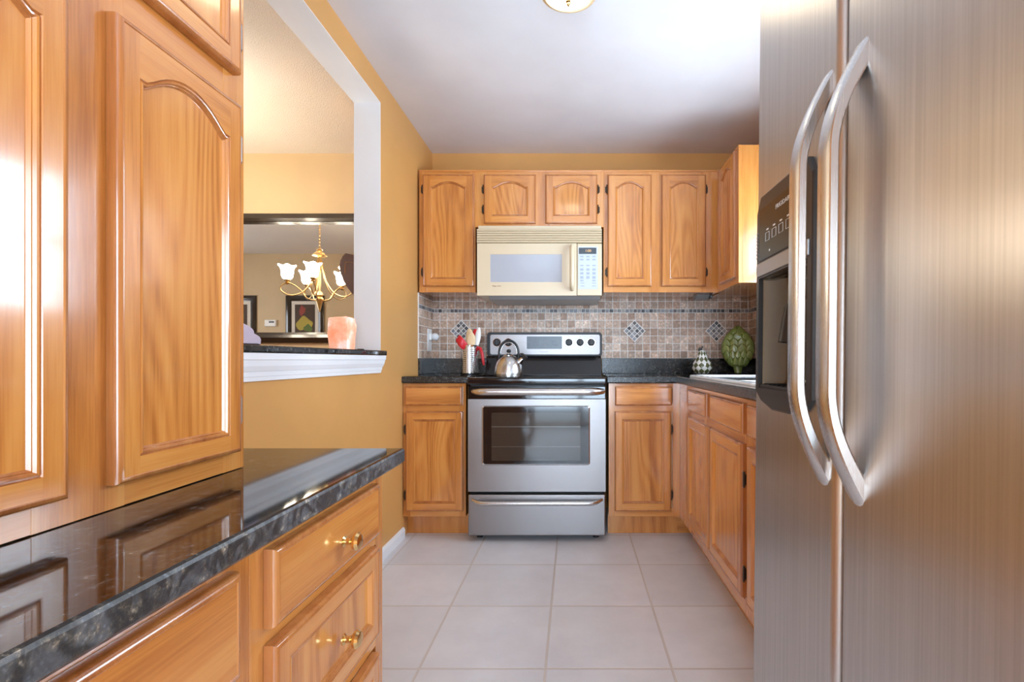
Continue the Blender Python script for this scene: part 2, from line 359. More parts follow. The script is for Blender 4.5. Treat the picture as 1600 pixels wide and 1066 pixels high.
for a, b, c, d in ((WY0, WY0+0.045, WZ0, WZ1), (WY1-0.045, WY1, WZ0, WZ1), (WY0, WY1, WZ0, WZ0+0.045), (WY0, WY1, WZ1-0.045, WZ1), (WY0, WY1, 1.585, 1.615)):
    mb.box(XR+0.03, XR+0.08, a, b, c, d, 0.004)
mb.build('window_frame', WHITE, w, world=True)
MB().box(XR+0.052, XR+0.056, WY0+0.04, WY1-0.04, WZ0+0.04, WZ1-0.04).build('pane', GLASS, w, None, True)
# wall behind the camera with the patio door
PX0, PX1, PZ1 = -0.86, 1.06, 2.05
struct(MB().box(XL-WT, PX0, YB-0.12, YB, 0, ZC).box(PX1, XR+0.12, YB-0.12, YB, 0, ZC).box(PX0, PX1, YB-0.12, YB, PZ1, ZC), 'wall_front', WALL)
w = thing('door_1', '', '', (0.1, YB-0.06, 0)); del w['label']; del w['category']; w['kind'] = 'structure'
mb = MB()
for a, b, c, d in ((PX0, PX0+0.06, 0, PZ1), (PX1-0.06, PX1, 0, PZ1), (0.06, 0.14, 0, PZ1), (PX0, PX1, 0, 0.06), (PX0, PX1, PZ1-0.06, PZ1)):
    mb.box(a, b, YB-0.08, YB-0.03, c, d, 0.004)
mb.build('door_frame', WHITE, w, world=True)
MB().box(PX0+0.05, PX1-0.05, YB-0.056, YB-0.052, 0.05, PZ1-0.05).build('pane', GLASS, w, None, True)
# dining room shell
struct(MB().box(DX-0.12, DX, DY, 1.1, 0, ZC).box(DX-0.12, DX, 2.7, YW, 0, ZC).box(DX-0.12, DX, 1.1, 2.7, 0, 0.9).box(DX-0.12, DX, 1.1, 2.7, 2.0, ZC), 'wall_dining_left', DWALL)
w = thing('added_dining_window', '', '', (DX-0.06, 1.9, 0.9)); del w['label']; del w['category']; w['kind'] = 'structure'  # unseen window, added to go with the dining fill light
mb = MB()
for a, b, c, d in ((1.1, 1.15, 0.9, 2.0), (2.65, 2.7, 0.9, 2.0), (1.1, 2.7, 0.9, 0.95), (1.1, 2.7, 1.95, 2.0), (1.88, 1.92, 0.9, 2.0)):
    mb.box(DX-0.08, DX-0.03, a, b, c, d, 0.004)
mb.build('window_frame', WHITE, w, world=True)
MB().box(DX-0.056, DX-0.052, 1.14, 2.66, 0.94, 1.96).build('pane', GLASS, w, None, True)
struct(MB().box(DX, XL-WT, DY-0.12, DY, 0, ZC), 'wall_dining_front', DWALL)
# baseboards
struct(MB().prism([(XL, 0), (XL+0.013, 0), (XL+0.013, 0.045), (XL+0.007, 0.058), (XL, 0.06)], 'y', 1.22, 2.86), 'baseboard_left', WHITE)
struct(MB().box(DX, XL-WT, YW-0.012, YW, 0, 0.08, 0.003), 'baseboard_dining', WHITE)
# white stepped moulding under the pass-through ledge
prof = [(XL, 1.040), (XL+0.030, 1.040), (XL+0.030, 1.020), (XL+0.027, 1.018), (XL+0.0245, 1.000), (XL+0.018, 0.984),
        (XL+0.0155, 0.983), (XL+0.0145, 0.968), (XL+0.0125, 0.967), (XL+0.0115, 0.954), (XL, 0.952)]
mb = MB(); secs = []
for Yk, sl in ((OY0-0.03, 0), (OY1-0.005, 1)):
    secs.append([(x, Yk-sl*(1.04-z)*0.25, z) for x, z in prof])
mb.sweep(secs); struct(mb, 'trim_2', WHITE)

# ------------------------------------------------------------------ granite tops
def slab(name, label, pts, z0, z1, splash=None):
    """pts counter-clockwise outline; top polished, edge honed"""
    mb = MB(); bm = mb.bm; n = len(pts)
    b = 0.006
    def inset(d):
        out = []
        for i in range(n):
            p0, p1, p2 = Vector(pts[i-1]), Vector(pts[i]), Vector(pts[(i+1) % n])
            e1 = (p1-p0).normalized(); e2 = (p2-p1).normalized()
            n1 = Vector((-e1.y, e1.x)); n2 = Vector((-e2.y, e2.x)); bis = (n1+n2); bis = bis/max(0.3, bis.dot(n1))
            out.append(p1+bis*d)
        return out
    rings = [(b, z0), (0, z0+b), (0, z1-b), (b*0.3, z1-b*0.3), (b, z1)]
    vr = [[bm.verts.new((p.x, p.y, z)) for p in inset(d)] for d, z in rings]
    for k, (A, B) in enumerate(zip(vr, vr[1:])):
        for i in range(n):
            f = bm.faces.new((A[i], A[(i+1) % n], B[(i+1) % n], B[i])); f.material_index = 1 if k < 3 else 0
    bm.faces.new(vr[0][::-1]); bm.faces.new(vr[-1])
    c = (sum(p[0] for p in pts)/n, sum(p[1] for p in pts)/n, z0)
    t = thing(name, label, 'countertop', c)
    mb.build('slab', [GRAN, GRANE if z1 < 0.9 else GRANB], t, None, True)
    if splash:
        mb = MB()
        for bx in splash: mb.box(*bx, 0.003)
        mb.build('upstand', GRANU, t, 30, True)
    return t
slab('granite_countertop', 'low black granite counter below the tall oak cupboard in front', [(XL, 0.05), (-0.422, 0.05), (-0.422, 1.243), (XL, 1.243)], 0.762, 0.80)
CT = 0.925
slab('granite_countertop', 'short black granite counter holding the utensil canister, left of the range', [(XL, 2.835), (-0.602, 2.835), (-0.602, YW), (XL, YW)], CT-0.04, CT,
     [(XL, -0.602, YW-0.02, YW, CT, 1.029), (XL, XL+0.02, 3.13, YW-0.02, CT, 1.029)])
SX0, SX1, SY0, SY1 = 0.665, 1.13, 1.80, 2.72      # sink cutout
slabR = slab('granite_countertop', 'L-shaped black granite counter holding the white sink', [(0.19, 2.835), (0.58, 2.835), (0.58, 1.16), (SX0, 1.16), (SX0, SY1), (XR, SY1), (XR, YW), (0.19, YW)], CT-0.04, CT,
     [(0.19, XR, YW-0.02, YW, CT, 1.029), (XR-0.02, XR, 1.16, YW-0.02, CT, 1.029)])
MB().box(SX1, XR, 1.16, SY1, CT-0.04, CT).box(SX0, SX1, 1.16, SY0, CT-0.04, CT).build('slab', GRAN, slabR, 30, True)
# raised ledge of the pass-through
mb = MB(); arc = []
x0, x1, y0, y1 = -1.165, -0.948, OY0-0.03, 2.545
pts = [(x0, y0), (x1, y0)]+[(x1-0.02+0.02*math.cos(a), y1-0.02+0.02*math.sin(a)) for a in [k*PI/10 for k in range(6)]]+[(XL+0.001, y1), (XL+0.001, OY1-0.003), (x0, OY1-0.003)]
mb.prism(pts, 'z', 1.041, 1.064, bev=0.005)
t = thing('granite_ledge', 'black granite ledge of the pass-through, above white moulding', 'ledge', (-1.05, 1.8, 1.041))
mb.build('slab', GRAN, t, 40, True)

# ------------------------------------------------------------------ cabinets
def ringpts(w, h, sl, sr, rb, top, arch, e, inner, N=16):
    il, ir = sl, w-sr
    xs_b = [il+(ir-il)*k/4 for k in range(5)]; xs_t = [ir-(ir-il)*k/N for k in range(N+1)]
    def az(x):
        if not arch: return top
        t = abs((x-(il+ir)/2)/((ir-il)/2))/0.84
        return top+(arch*(1-t*t) if t < 1 else 0)
    if inner:
        L_, R_ = il+e, ir-e
        P = [(il, rb)]+[(x, rb) for x in xs_b]+[(ir, rb)]+[(ir, rb), (ir, top)]+[(ir, top)]+[(x, az(x)) for x in xs_t]+[(il, top)]+[(il, top), (il, rb)]
        nb = 7+2+1
        out = []
        for i, (x, z) in enumerate(P):
            if i < 7: zz = rb+e
            elif i == 7: zz = rb+e
            elif i == len(P)-1: zz = rb+e
            else: zz = z-e
            out.append((min(max(x, L_), R_), zz))
        return out
    P = [(0, 0)]+[(x, 0) for x in xs_b]+[(w, 0)]+[(w, rb), (w, top)]+[(w, h)]+[(x, h) for x in xs_t]+[(0, h)]+[(0, top), (0, rb)]
    return [(min(max(x, e), w-e), min(max(z, e), h-e)) for x, z in P]
def door(parent, x, z, w, h, name='door', t=0.02, sl=0.045, sr=0.045, rb=0.045, rt=0.045, arch=0.0, hinge=None, hz=(), flat=False, r=0.008, knob=None, hmat=None, yoff=0.0, label=None, edge=0.0):
    """door or drawer front lying on the plane y=0 of its cabinet, facing -y"""
    mb = MB(); bm = mb.bm; top = h-rt-arch
    O = lambda e, d: [(a, yoff-d, b) for a, b in ringpts(w, h, sl, sr, rb, top, arch, e, False)]
    I = lambda e, d: [(a, yoff-d, b) for a, b in ringpts(w, h, sl, sr, rb, top, arch, e, True)]
    rings = [O(0, 0.0005), O(0, t-r)]
    for k in range(1, 5):
        a = k*PI/8; rings.append(O(r*(1-math.cos(a)), t-r+r*math.sin(a)))
    rings += [O(r+0.0015, t-0.0012), O(r+0.002, t-0.0012)]
    nflat = len(rings)-1
    if flat: rings.append(I(0, t-0.0012))
    else: rings += [I(0, t-0.0012), I(0.0015, t-0.0035), I(0.004, t-0.0015), I(0.0065, t-0.002), I(0.0085, t-0.0055), I(0.010, t-0.0052), I(0.0125, t-0.0095)]
    vr = [[bm.verts.new((x+a, b, z+c)) for a, b, c in R_] for R_ in rings]; n = len(vr[0])
    for j, (A, B) in enumerate(zip(vr, vr[1:])):
        for i in range(n):
            q = (A[i], A[(i+1) % n], B[(i+1) % n], B[i])
            f = bm.faces.new(q)
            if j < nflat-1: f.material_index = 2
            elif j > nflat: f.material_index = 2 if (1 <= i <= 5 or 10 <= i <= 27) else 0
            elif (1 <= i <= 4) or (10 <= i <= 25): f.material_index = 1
    if flat:
        f = bm.faces.new(vr[-1]); f.material_index = 1
        for ff in bm.faces:
            if ff.material_index == 0: ff.material_index = 1
    bmesh.ops.remove_doubles(bm, verts=bm.verts, dist=0.00005)
    bmesh.ops.dissolve_degenerate(bm, edges=bm.edges, dist=0.00005)
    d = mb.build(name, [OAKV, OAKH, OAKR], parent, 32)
    if label: d['label'] = label
    if not flat:
        mb = MB(); P = I(0.0115, t-0.0095)
        vs = [mb.bm.verts.new((x+a, b-0.0, z+c)) for a, b, c in P]; f = mb.bm.faces.new(vs)
        bmesh.ops.remove_doubles(mb.bm, verts=mb.bm.verts, dist=0.00005)
        ext = bmesh.ops.extrude_face_region(mb.bm, geom=list(mb.bm.faces))
        for v in ext['geom']:
            if isinstance(v, bmesh.types.BMVert): v.co.y += 0.006
        mb.build('panel', OAKP, d, 32)
    for hzz in hz:
        mb = MB(); hx = x-0.004 if hinge == 'l' else x+w+0.004
        s = -1 if hinge == 'l' else 1
        mb.tube([(hx, yoff-t*0.55, hzz-0.024), (hx, yoff-t*0.55, hzz+0.024)], 0.0042, 10)
        mb.box(hx, hx+s*0.011, yoff-0.0025, yoff-0.0003, hzz-0.019, hzz+0.019, 0.0008)
        mb.box(hx-s*0.001, hx+s*0.003, yoff-t*0.6, yoff-0.001, hzz-0.019, hzz+0.019)
        for q in (-0.026, 0.026): mb.lathe([(0.0015, -0.003), (0.004, 0), (0.0015, 0.003)], (hx, yoff-t*0.55, hzz+q), n=8)
        mb.build('hinge', hmat or HINGE, d, 40)
    if knob:
        mb = MB(); mb.lathe([(0.0105, 0), (0.0105, 0.002), (0.006, 0.005), (0.0055, 0.012), (0.009, 0.017), (0.0155, 0.021), (0.0165, 0.026), (0.013, 0.031), (0.005, 0.033)],
                            (x+knob[0], yoff-t+0.001, z+knob[1]), 'y', 28)
        mb.build('knob', BRASS, d, 40, label='round polished brass knob')
    return d
def cabinet(name, label, loc, rz, w, d, z0, z1, frame, toe=None, seams=(), stiles=(), rails=(), group=None):
    """carcass behind the local plane y=0, from x=0..w; face frame shows grain"""
    t = thing(name, label, 'cabinet', loc, rz, group)
    mb = MB(); mb.box(0.0006, w-0.0006, 0.0192, d, z0+0.0006, z1-0.0006, 0.0008, 1)
    if toe: mb.box(0.0, w, 0.075, d, 0, z0+0.0, 0, 1)
    mb.build('carcass', OAKV, t, 30)
    mb = MB()
    for a, b in stiles: mb.box(a, b, 0, 0.019, z0, z1, 0.0007, 1, 0)
    for a, b, c, e in rails: mb.box(a+0.0005, b-0.0005, 0.0004, 0.0188, c+0.0005, e-0.0005, 0.0007, 1, 1)
    mb.build('face_frame', [OAKV, OAKH], t, 30)
    return t
# --- back wall, upper cabinets (front plane Y 3.12)
YU = 3.12; UZ0, UZ1 = 1.44, 2.196
def U(px): return PX(px, YU)
def up(label, pa, pb, z0, doors, stiles):
    x0 = U(pa); x1 = U(pb)
    t = cabinet('wall_cabinet', label, (x0, YU, z0), 0, x1-x0, YW-YU, 0, UZ1-z0, None,
                stiles=[(U(a)-x0, U(b)-x0) for a, b in stiles], rails=[(0, x1-x0, 0, 0.045), (0, x1-x0, UZ1-z0-0.04, UZ1-z0)])
    MB().box(0.0005, x1-x0-0.0005, -0.006, 0.02, UZ1-z0-0.002, UZ1-z0+0.008, 0.002).build('cornice', OAKH, t)
    YD = YU-0.02
    for da, db, side in doors:
        dx0 = PX(da, YD); dx1 = PX(db, YD); dz0 = (1.475 if z0 < 1.5 else 1.866)-z0; dz1 = PZ(272.3, YD)-z0
        s = 0.048
        door(t, dx0-x0, dz0, dx1-dx0, dz1-dz0, sl=s, sr=s, rb=0.046, rt=0.043, arch=0.034, hinge=side,
             hz=[dz1-0.09, (dz0+0.09 if z0 < 1.5 else dz0+0.09)])
    return t
up('narrow oak wall cabinet with one arched door left of the microwave', 655, 743, UZ0, [(660, 740.5, 'l')], [(655, 667), (734, 743)])
up('short oak wall cabinet with two small arched doors above the microwave', 743, 943, 1.848, [(755.5, 837, 'l'), (852, 933.5, 'r')], [(743, 762), (830, 859), (926, 943)])
up('oak wall cabinet with two tall arched doors right of the microwave', 943, 1122.2, UZ0, [(949.5, 1018.5, 'l'), (1034, 1103.5, 'r')], [(943, 957), (1011, 1041), (1096, 1122.2)])
# right wall upper, facing -x
t = cabinet('wall_cabinet', 'oak wall cabinet on the side wall over the artichoke, beside the refrigerator', (0.90, YW, UZ0), -PI/2, YW-2.73, XR-0.90, 0, UZ1-UZ0, None,
            stiles=[(0.31, 0.42), (0.68, YW-2.73)], rails=[(0.31, YW-2.73, 0, 0.045), (0.31, YW-2.73, UZ1-UZ0-0.04, UZ1-UZ0)])
door(t, YW-3.045, 0.035, 0.285, 0.70, sl=0.05, sr=0.05, arch=0.034)
# --- back wall base cabinets (front plane Y 2.86)
YF = 2.86; ZB = 0.12; ZT = CT-0.041
def Fx(px): return PX(px, YF)
def base(label, pa, pb, dr, dd, hinge, mats=None):
    x0, x1 = (Fx(pa) if isinstance(pa, int) else pa), (Fx(pb) if isinstance(pb, int) else pb); w = x1-x0
    YD = YF-0.02
    t = cabinet('base_cabinet', label, (x0, YF, 0), 0, w, YW-YF-0.001, ZB, ZT, None, toe=True,
                stiles=[(0, 0.04), (w-0.04, w)], rails=[(0, w, ZB, ZB+0.05), (0, w, 0.72, 0.77), (0, w, ZT-0.03, ZT)])
    a, b = PX(dr[0], YD)-x0, PX(dr[1], YD)-x0
    door(t, a, 0.758, b-a, 0.108, 'drawer_front', flat=True, sl=0.02, sr=0.02, rb=0.02, rt=0.02)
    a, b = PX(dd[0], YD)-x0, PX(dd[1], YD)-x0
    door(t, a, 0.155, b-a, 0.570, sl=0.042, sr=0.042, rb=0.045, rt=0.045, hinge=hinge, hz=[0.62, 0.245])
    return t
base('oak base cabinet with drawer and door left of the range', XL+0.001, 728, (632, 722), (633, 723), 'l')
tb = base('oak base cabinet with drawer and door right of the range, in the corner', 951, 0.605, (961, 1050.5), (960.5, 1049), 'r')
MB().box(0.600, 0.690, 2.9352, 2.95, 0, ZB+0.02).build('toe_kick_filler', OAKH, tb, 30, True)
# --- right base run facing -x (front plane X 0.605)
def rightbase(label, y0, y1, fronts, doors):
    w = y0-y1
    t = cabinet('base_cabinet', label, (0.605, y0, 0), -PI/2, w, XR-0.605-0.001, ZB, ZT-0.1, None, toe=True,
                stiles=[(0, 0.27 if len(doors) > 1 else 0.05), (w-0.035, w)]+([(w/2-0.02, w/2+0.02)] if len(doors) > 1 else []), rails=[(0, w, ZB, ZB+0.05), (0, w, 0.72, 0.77), (0, w, ZT-0.12, ZT)])
    for a, b in fronts: door(t, y0-a, 0.758, a-b, 0.108, 'drawer_front', flat=True, sl=0.02, sr=0.02, rb=0.02, rt=0.02)
    for a, b, hg in doors: door(t, y0-a, 0.185, a-b, 0.54, sl=0.042, sr=0.042, rb=0.045, rt=0.045, hinge=hg, hz=[0.60, 0.27] if hg else ())
    return t
rightbase('oak sink cabinet with two doors below the white sink', YF-0.001, 1.732, [(2.578, 2.226), (2.163, 1.748)], [(2.585, 2.195, None), (2.165, 1.75, 'r')])
rightbase('oak base cabinet between the sink cabinet and the refrigerator', 1.731, 1.15, [(1.70, 1.19)], [(1.70, 1.19, None)])
# --- foreground: cupboard standing on the low counter, facing +x
XT = -0.675
tc = cabinet('oak_cupboard', 'tall oak cupboard with arched doors standing on the low granite counter', (XT, 0.06, 0.801), PI/2, 0.96, XT-XL-0.001, 0, ZC-0.806, None,
             stiles=[(0.0, 0.09), (0.56, 0.69), (0.90, 0.96)], rails=[(0, 0.96, 0, 0.06), (0, 0.96, 0.70, 0.80), (0, 0.96, ZC-0.806-0.06, ZC-0.806)])
dz = 0.801; dy = 0.06
for a, b in ((0.10, 0.372), (0.380, 0.651), (0.719, 0.988)):
    last = b > 0.9
    door(tc, a-dy, 0.838-dz, b-a, 1.522-0.838, sl=0.036, sr=0.034, rb=0.036, rt=0.036, arch=0.040, hinge='r' if last else None, hz=[0.92-dz, 1.437-dz] if last else (), hmat=HINGES)
    door(tc, a-dy, 1.582-dz, b-a, 2.32-1.582, sl=0.036, sr=0.034, rb=0.036, rt=0.036, arch=0.040, hinge='r' if last else None, hz=[1.66-dz, 2.22-dz] if last else (), hmat=HINGES)
# --- foreground base units, facing +x
XB = -0.450
tl = cabinet('base_cabinet', 'oak base cabinet with one wide drawer at the near end of the low counter', (XB, 0.06, 0), PI/2, 0.691-0.06, XB-XL-0.001, ZB, 0.761, None, toe=True,
             stiles=[(0, 0.06), (0.55, 0.631)], rails=[(0, 0.631, ZB, ZB+0.05), (0, 0.631, 0.58, 0.62), (0, 0.631, 0.72, 0.761)])
door(tl, 0.06, 0.605, 0.53, 0.140, 'drawer_front', flat=True, sl=0.02, sr=0.02, rb=0.02, rt=0.02, r=0.010)
door(tl, 0.06, 0.15, 0.26, 0.435); door(tl, 0.33, 0.15, 0.26, 0.435)
tr = cabinet('base_cabinet', 'oak drawer base with round brass knobs at the end of the low counter', (XB, 0.692, 0), PI/2, 1.172-0.692, XB-XL-0.001, ZB, 0.761, None, toe=True,
             stiles=[(0, 0.035), (0.44, 0.48)], rails=[(0, 0.48, ZB, ZB+0.04), (0, 0.48, 0.37, 0.42), (0, 0.48, 0.60, 0.64), (0, 0.48, 0.72, 0.761)])
door(tr, 0.722-0.692, 0.630, 0.388, 0.115, 'drawer_front', flat=True, sl=0.02, sr=0.02, rb=0.02, rt=0.02, knob=(0.933-0.722, 0.05), r=0.009)
door(tr, 0.722-0.692, 0.410, 0.388, 0.195, 'drawer_front', sl=0.036, sr=0.036, rb=0.036, rt=0.036, knob=(0.933-0.722, 0.087))
door(tr, 0.722-0.692, 0.145, 0.388, 0.225, 'drawer_front', sl=0.036, sr=0.036, rb=0.036, rt=0.036, knob=(0.933-0.722, 0.11))

# ------------------------------------------------------------------ stone tile backsplash
TAN = [(0.42, 0.29, 0.21), (0.49, 0.35, 0.26), (0.38, 0.25, 0.175), (0.56, 0.43, 0.34), (0.44, 0.32, 0.24), (0.53, 0.41, 0.33)]
SLATE = [(0.05, 0.05, 0.055), (0.16, 0.16, 0.17), (0.26, 0.25, 0.24), (0.11, 0.10, 0.10), (0.36, 0.33, 0.30), (0.20, 0.21, 0.23)]
bt = thing('tile_backsplash', 'tan tumbled stone tile backsplash with grey diamonds above the granite upstands', 'backsplash', (0, YW-0.001, 1.029))
def tilebm(mb, M, u0, u1, v0, v1, color, t=0.004, g=0.0021, cl=None):
    c = 0.0012; bm = mb.bm; lay = cl
    u0 += g; u1 -= g; v0 += g; v1 -= g
    jit = lambda: random.uniform(-0.0004, 0.0004)
    lo = [(u0+jit(), v0+jit()), (u1+jit(), v0+jit()), (u1+jit(), v1+jit()), (u0+jit(), v1+jit())]
    A = [bm.verts.new(M @ Vector((u, v, 0.0))) for u, v in lo]
    B = [bm.verts.new(M @ Vector((u, v, t-c))) for u, v in lo]
    cu, cv = (u0+u1)/2, (v0+v1)/2
    Cc = [bm.verts.new(M @ Vector((u+(c if u < cu else -c), v+(c if v < cv else -c), t))) for u, v in lo]
    fs = []
    for P, Q in ((A, B), (B, Cc)):
        for k in range(4): fs.append(bm.faces.new((P[k], P[(k+1) % 4], Q[(k+1) % 4], Q[k])))
    fs.append(bm.faces.new(Cc))
    for f in fs:
        for l in f.loops: l[lay] = (*color, 1)
def vary(c, a=0.20):
    k = 1+random.uniform(-a, a); return tuple(x*k for x in c)
KW = 780/YW
rowsz = [PZ(y, YW) for y in (560.6, 548.6, 537, 525, 513, 500.6, 489.0, 483.2, 471.3, 465.2)]
rowsz[0] = 1.029
P2 = 0.0518
def tilewall(M, width, phase, cuts=(), top=1.44):
    """M maps (u, v=z, out)"""
    mbT = MB(); clT = mbT.bm.loops.layers.float_color.new('Col')
    mbS = MB(); clS = mbS.bm.loops.layers.float_color.new('Col')
    for r in range(9):
        z0, z1 = rowsz[r], rowsz[r+1]
        if r == 6:
            p = P2/2*1.06; u = phase-0.4
            while u < width:
                a, b = max(0, u), min(width, u+p)
                if b-a > 0.006: tilebm(mbS, M, a, b, z0, z1, vary(random.choice(SLATE)), g=0.0016, cl=clS)
                u += p
            continue
        u = phase-P2*8
        while u < width:
            a, b = max(0, u), min(width, u+P2)
            if b-a > 0.006: tilebm(mbT, M, a, b, z0, z1, vary(random.choice(TAN)), cl=clT)
            u += P2
    a = mbT.build('stone_tiles', STONE, bt, None, True)
    mbS.build('accent_strip', STONE, bt, None, True, label='row of small dark and grey accent tiles')
# out = -Y on the back wall ; u = X-XL
MBk = Matrix(((1, 0, 0, XL), (0, 0, -1, YW-0.004), (0, 1, 0, 0), (0, 0, 0, 1)))
MB().box(XL+0.0005, XR-0.0005, YW-0.006, YW-0.0005, 1.029, 1.44).build('grout', GROUT, bt, None, True)
tilewall(MBk, XR-XL, (PX(723, YW)-XL) % P2)
# left return: out=+X ; u = Y-3.13
MLk = Matrix(((0, 0, 1, XL+0.004), (1, 0, 0, 3.13), (0, 1, 0, 0), (0, 0, 0, 1)))
MB().box(XL+0.0005, XL+0.006, 3.128, YW-0.006, 1.029, 1.44).build('grout', GROUT, bt, None, True)
tilewall(MLk, YW-0.006-3.13, 0.0)
MRk = Matrix(((0, 0, -1, XR-0.004), (1, 0, 0, 2.70), (0, 1, 0, 0), (0, 0, 0, 1)))
MB().box(XR-0.0005, XR-0.006, 2.70, YW-0.006, 1.029, 1.44).build('grout', GROUT, bt, None, True)
tilewall(MRk, YW-0.006-2.70, 0.0)
for px in (720.5, 991.5, 1119.5):
    cx, cz = PX(px, YW-0.01), PZ(517.3, YW-0.01); R = Matrix.Rotation(PI/4, 4, 'Z')
    M = Matrix(((1, 0, 0, cx), (0, 0, -1, YW-0.006), (0, 1, 0, cz), (0, 0, 0, 1))) @ R
    h = 0.051
    mb = MB(); cl = mb.bm.loops.layers.float_color.new('Col')
    mbg = MB(); g = bmesh.new(); bmesh.ops.create_cube(g, size=1); g.transform(M @ Matrix.Diagonal((2*h+0.006, 2*h+0.006, 0.0075, 1))); mbg.merge(g)
    q = 2*h/4
    for i in range(4):
        for j in range(4): tilebm(mb, M, -h+i*q, -h+(i+1)*q, -h+j*q, -h+(j+1)*q, vary(random.choice(SLATE+[(0.30, 0.31, 0.33)])), t=0.006, cl=cl)
    dm = mb.build('diamond_inset', STONE, bt, None, True, label='diamond of sixteen small grey slate tiles')
    mbg.build('diamond_grout', GROUT, dm, None, False) if False else mbg.build('diamond_grout', GROUT, bt, None, True)

# ------------------------------------------------------------------ range
RX0, RX1 = -0.592, 0.176; RF = 2.785
rg = thing('electric_range', 'freestanding stainless steel and black electric range between the base cabinets', 'range', ((RX0+RX1)/2, 3.1, 0))
mb = MB(); mb.box(RX0+0.004, RX1-0.004, RF+0.045, 3.43, 0.05, 0.895, 0.004)
for x in (RX0+0.05, RX1-0.05):
    for y in (RF+0.09, 3.38): mb.lathe([(0.018, 0), (0.018, 0.02), (0.01, 0.022), (0.01, 0.055)], (x, y, 0), n=14)
mb.build('body', BLACKP, rg, 35, True)
def Rz(py, Y=RF): return PZ(py, Y)
def Rx(px, Y=RF): return PX(px, Y)
# storage drawer
d = MB().box(RX0, RX1, RF, RF+0.04, 0.035, Rz(773), 0.008, 3).build('drawer', STEELX, rg, 35, True)
def bowed(x0, x1, z, y0, out, r, sag=0.0, n=24, flat=1.0):
    P = []; R = []
    for k in range(n+1):
        s = k/n; e = min(s, 1-s)*2; e = min(1, e/0.16); f = math.sin(e*PI/2)
        P.append((x0+(x1-x0)*s, y0-out*f, z-sag*f)); R.append(r*(0.75+0.25*f))
    return P, R
P, R = bowed(Rx(737, 2.76), Rx(941, 2.76), PZ(783, 2.76), RF+0.004, 0.035, 0.013, 0.012)
MB().tube(P, R, 14).build('drawer_handle', HSTEEL, d, 40, True)
# oven door: steel frame around the window
dz0, dz1 = Rz(768.5), Rz(624)
dr = MB()
wx0, wx1, wz0, wz1 = Rx(754), Rx(921), Rz(726), Rz(635)
dr.box(RX0, wx0, RF, RF+0.04, dz0, dz1, 0.003).box(wx1, RX1, RF, RF+0.04, dz0, dz1, 0.003)
bm = dr.bm
dr.box(wx0-0.004, wx1+0.004, RF, RF+0.04, dz0, wz0, 0.003).box(wx0-0.004, wx1+0.004, RF, RF+0.04, wz1, dz1, 0.003)
dr.bm.clear() if hasattr(dr.bm, 'clear') else None
# one clean plate with a window opening
def plate(mb, X, Z, y0, y1, mi=0):
    bm = mb.bm
    v = {}
    for j, y in enumerate((y0, y1)):
        for a, x in enumerate(X):
            for b, z in enumerate(Z): v[(a, b, j)] = bm.verts.new((x, y, z))
    for j in (0, 1):
        for a in range(3):
            for b in range(3):
                if (a, b) == (1, 1): continue
                bm.faces.new((v[a, b, j], v[a+1, b, j], v[a+1, b+1, j], v[a, b+1, j]))
    for a in range(3):
        for b in (0, 3): bm.faces.new((v[a, b, 0], v[a+1, b, 0], v[a+1, b, 1], v[a, b, 1])); bm.faces.new((v[b, a, 0], v[b, a+1, 0], v[b, a+1, 1], v[b, a, 1]))
    for b in (1, 2): bm.faces.new((v[1, b, 0], v[2, b, 0], v[2, b, 1], v[1, b, 1])); bm.faces.new((v[b, 1, 0], v[b, 2, 0], v[b, 2, 1], v[b, 1, 1]))
plate(dr, [RX0, wx0, wx1, RX1], [dz0, wz0, wz1, dz1], RF, RF+0.04)
od = dr.build('oven_door', STEELX, rg, 30, True)
def rrect(x0, x1, z0, z1, r, n=5):
    P = []
    for cx, cz, a0 in ((x1-r, z1-r, 0), (x0+r, z1-r, PI/2), (x0+r, z0+r, PI), (x1-r, z0+r, 3*PI/2)):
        for k in range(n+1): a = a0+PI/2*k/n; P.append((cx+r*math.cos(a), cz+r*math.sin(a)))
    return P
# bright bezel ring
mb = MB(); o = rrect(wx0-0.003, wx1+0.003, wz0-0.003, wz1+0.003, 0.014); i_ = rrect(wx0+0.003, wx1-0.003, wz0+0.003, wz1-0.003, 0.010)
A = [mb.bm.verts.new((x, RF-0.0005, z)) for x, z in o]; B_ = [mb.bm.verts.new((x, RF-0.004, z)) for x, z in i_]; A0 = [mb.bm.verts.new((x, RF+0.006, z)) for x, z in o]; B0 = [mb.bm.verts.new((x, RF+0.006, z)) for x, z in i_]
n = len(o)
for k in range(n):
    k2 = (k+1) % n
    for p, q in ((A, B_), (A0, A), (B_, B0)): mb.bm.faces.new((p[k], p[k2], q[k2], q[k]))
mb.build('window_bezel', CHROME, od, 60, True)
MB().prism(rrect(wx0+0.0025, wx1-0.0025, wz0+0.0025, wz1-0.0025, 0.010), 'y', RF-0.001, RF+0.01).build('oven_glass', BLACKG, od, 30, True)
MB().box(Rx(768), Rx(907), RF-0.002, RF-0.0008, Rz(720), Rz(645), 0.0003, 1).build('oven_window', OVWIN, od, 30, True)
MB().box(Rx(768), Rx(907), RF-0.0026, RF-0.0018, Rz(667.3), Rz(666.6)).box(Rx(768), Rx(907), RF-0.0026, RF-0.0018, Rz(698.3), Rz(698)).build('rack', simple('oven_rack_wire', (0.16, 0.16, 0.15), 0.3, 0.9), od, None, True)
MB().box(RX0, RX1, RF-0.001, RF+0.04, dz1+0.0005, Rz(604), 0.004).build('door_top_band', BLACKG, od, 35, True)
P, R = bowed(Rx(737, 2.74), Rx(943, 2.74), PZ(612.5, 2.74), RF+0.002, 0.045, 0.0205)
MB().tube(P, R, 16, sx=1.0).build('door_handle', HSTEEL, od, 50, True)
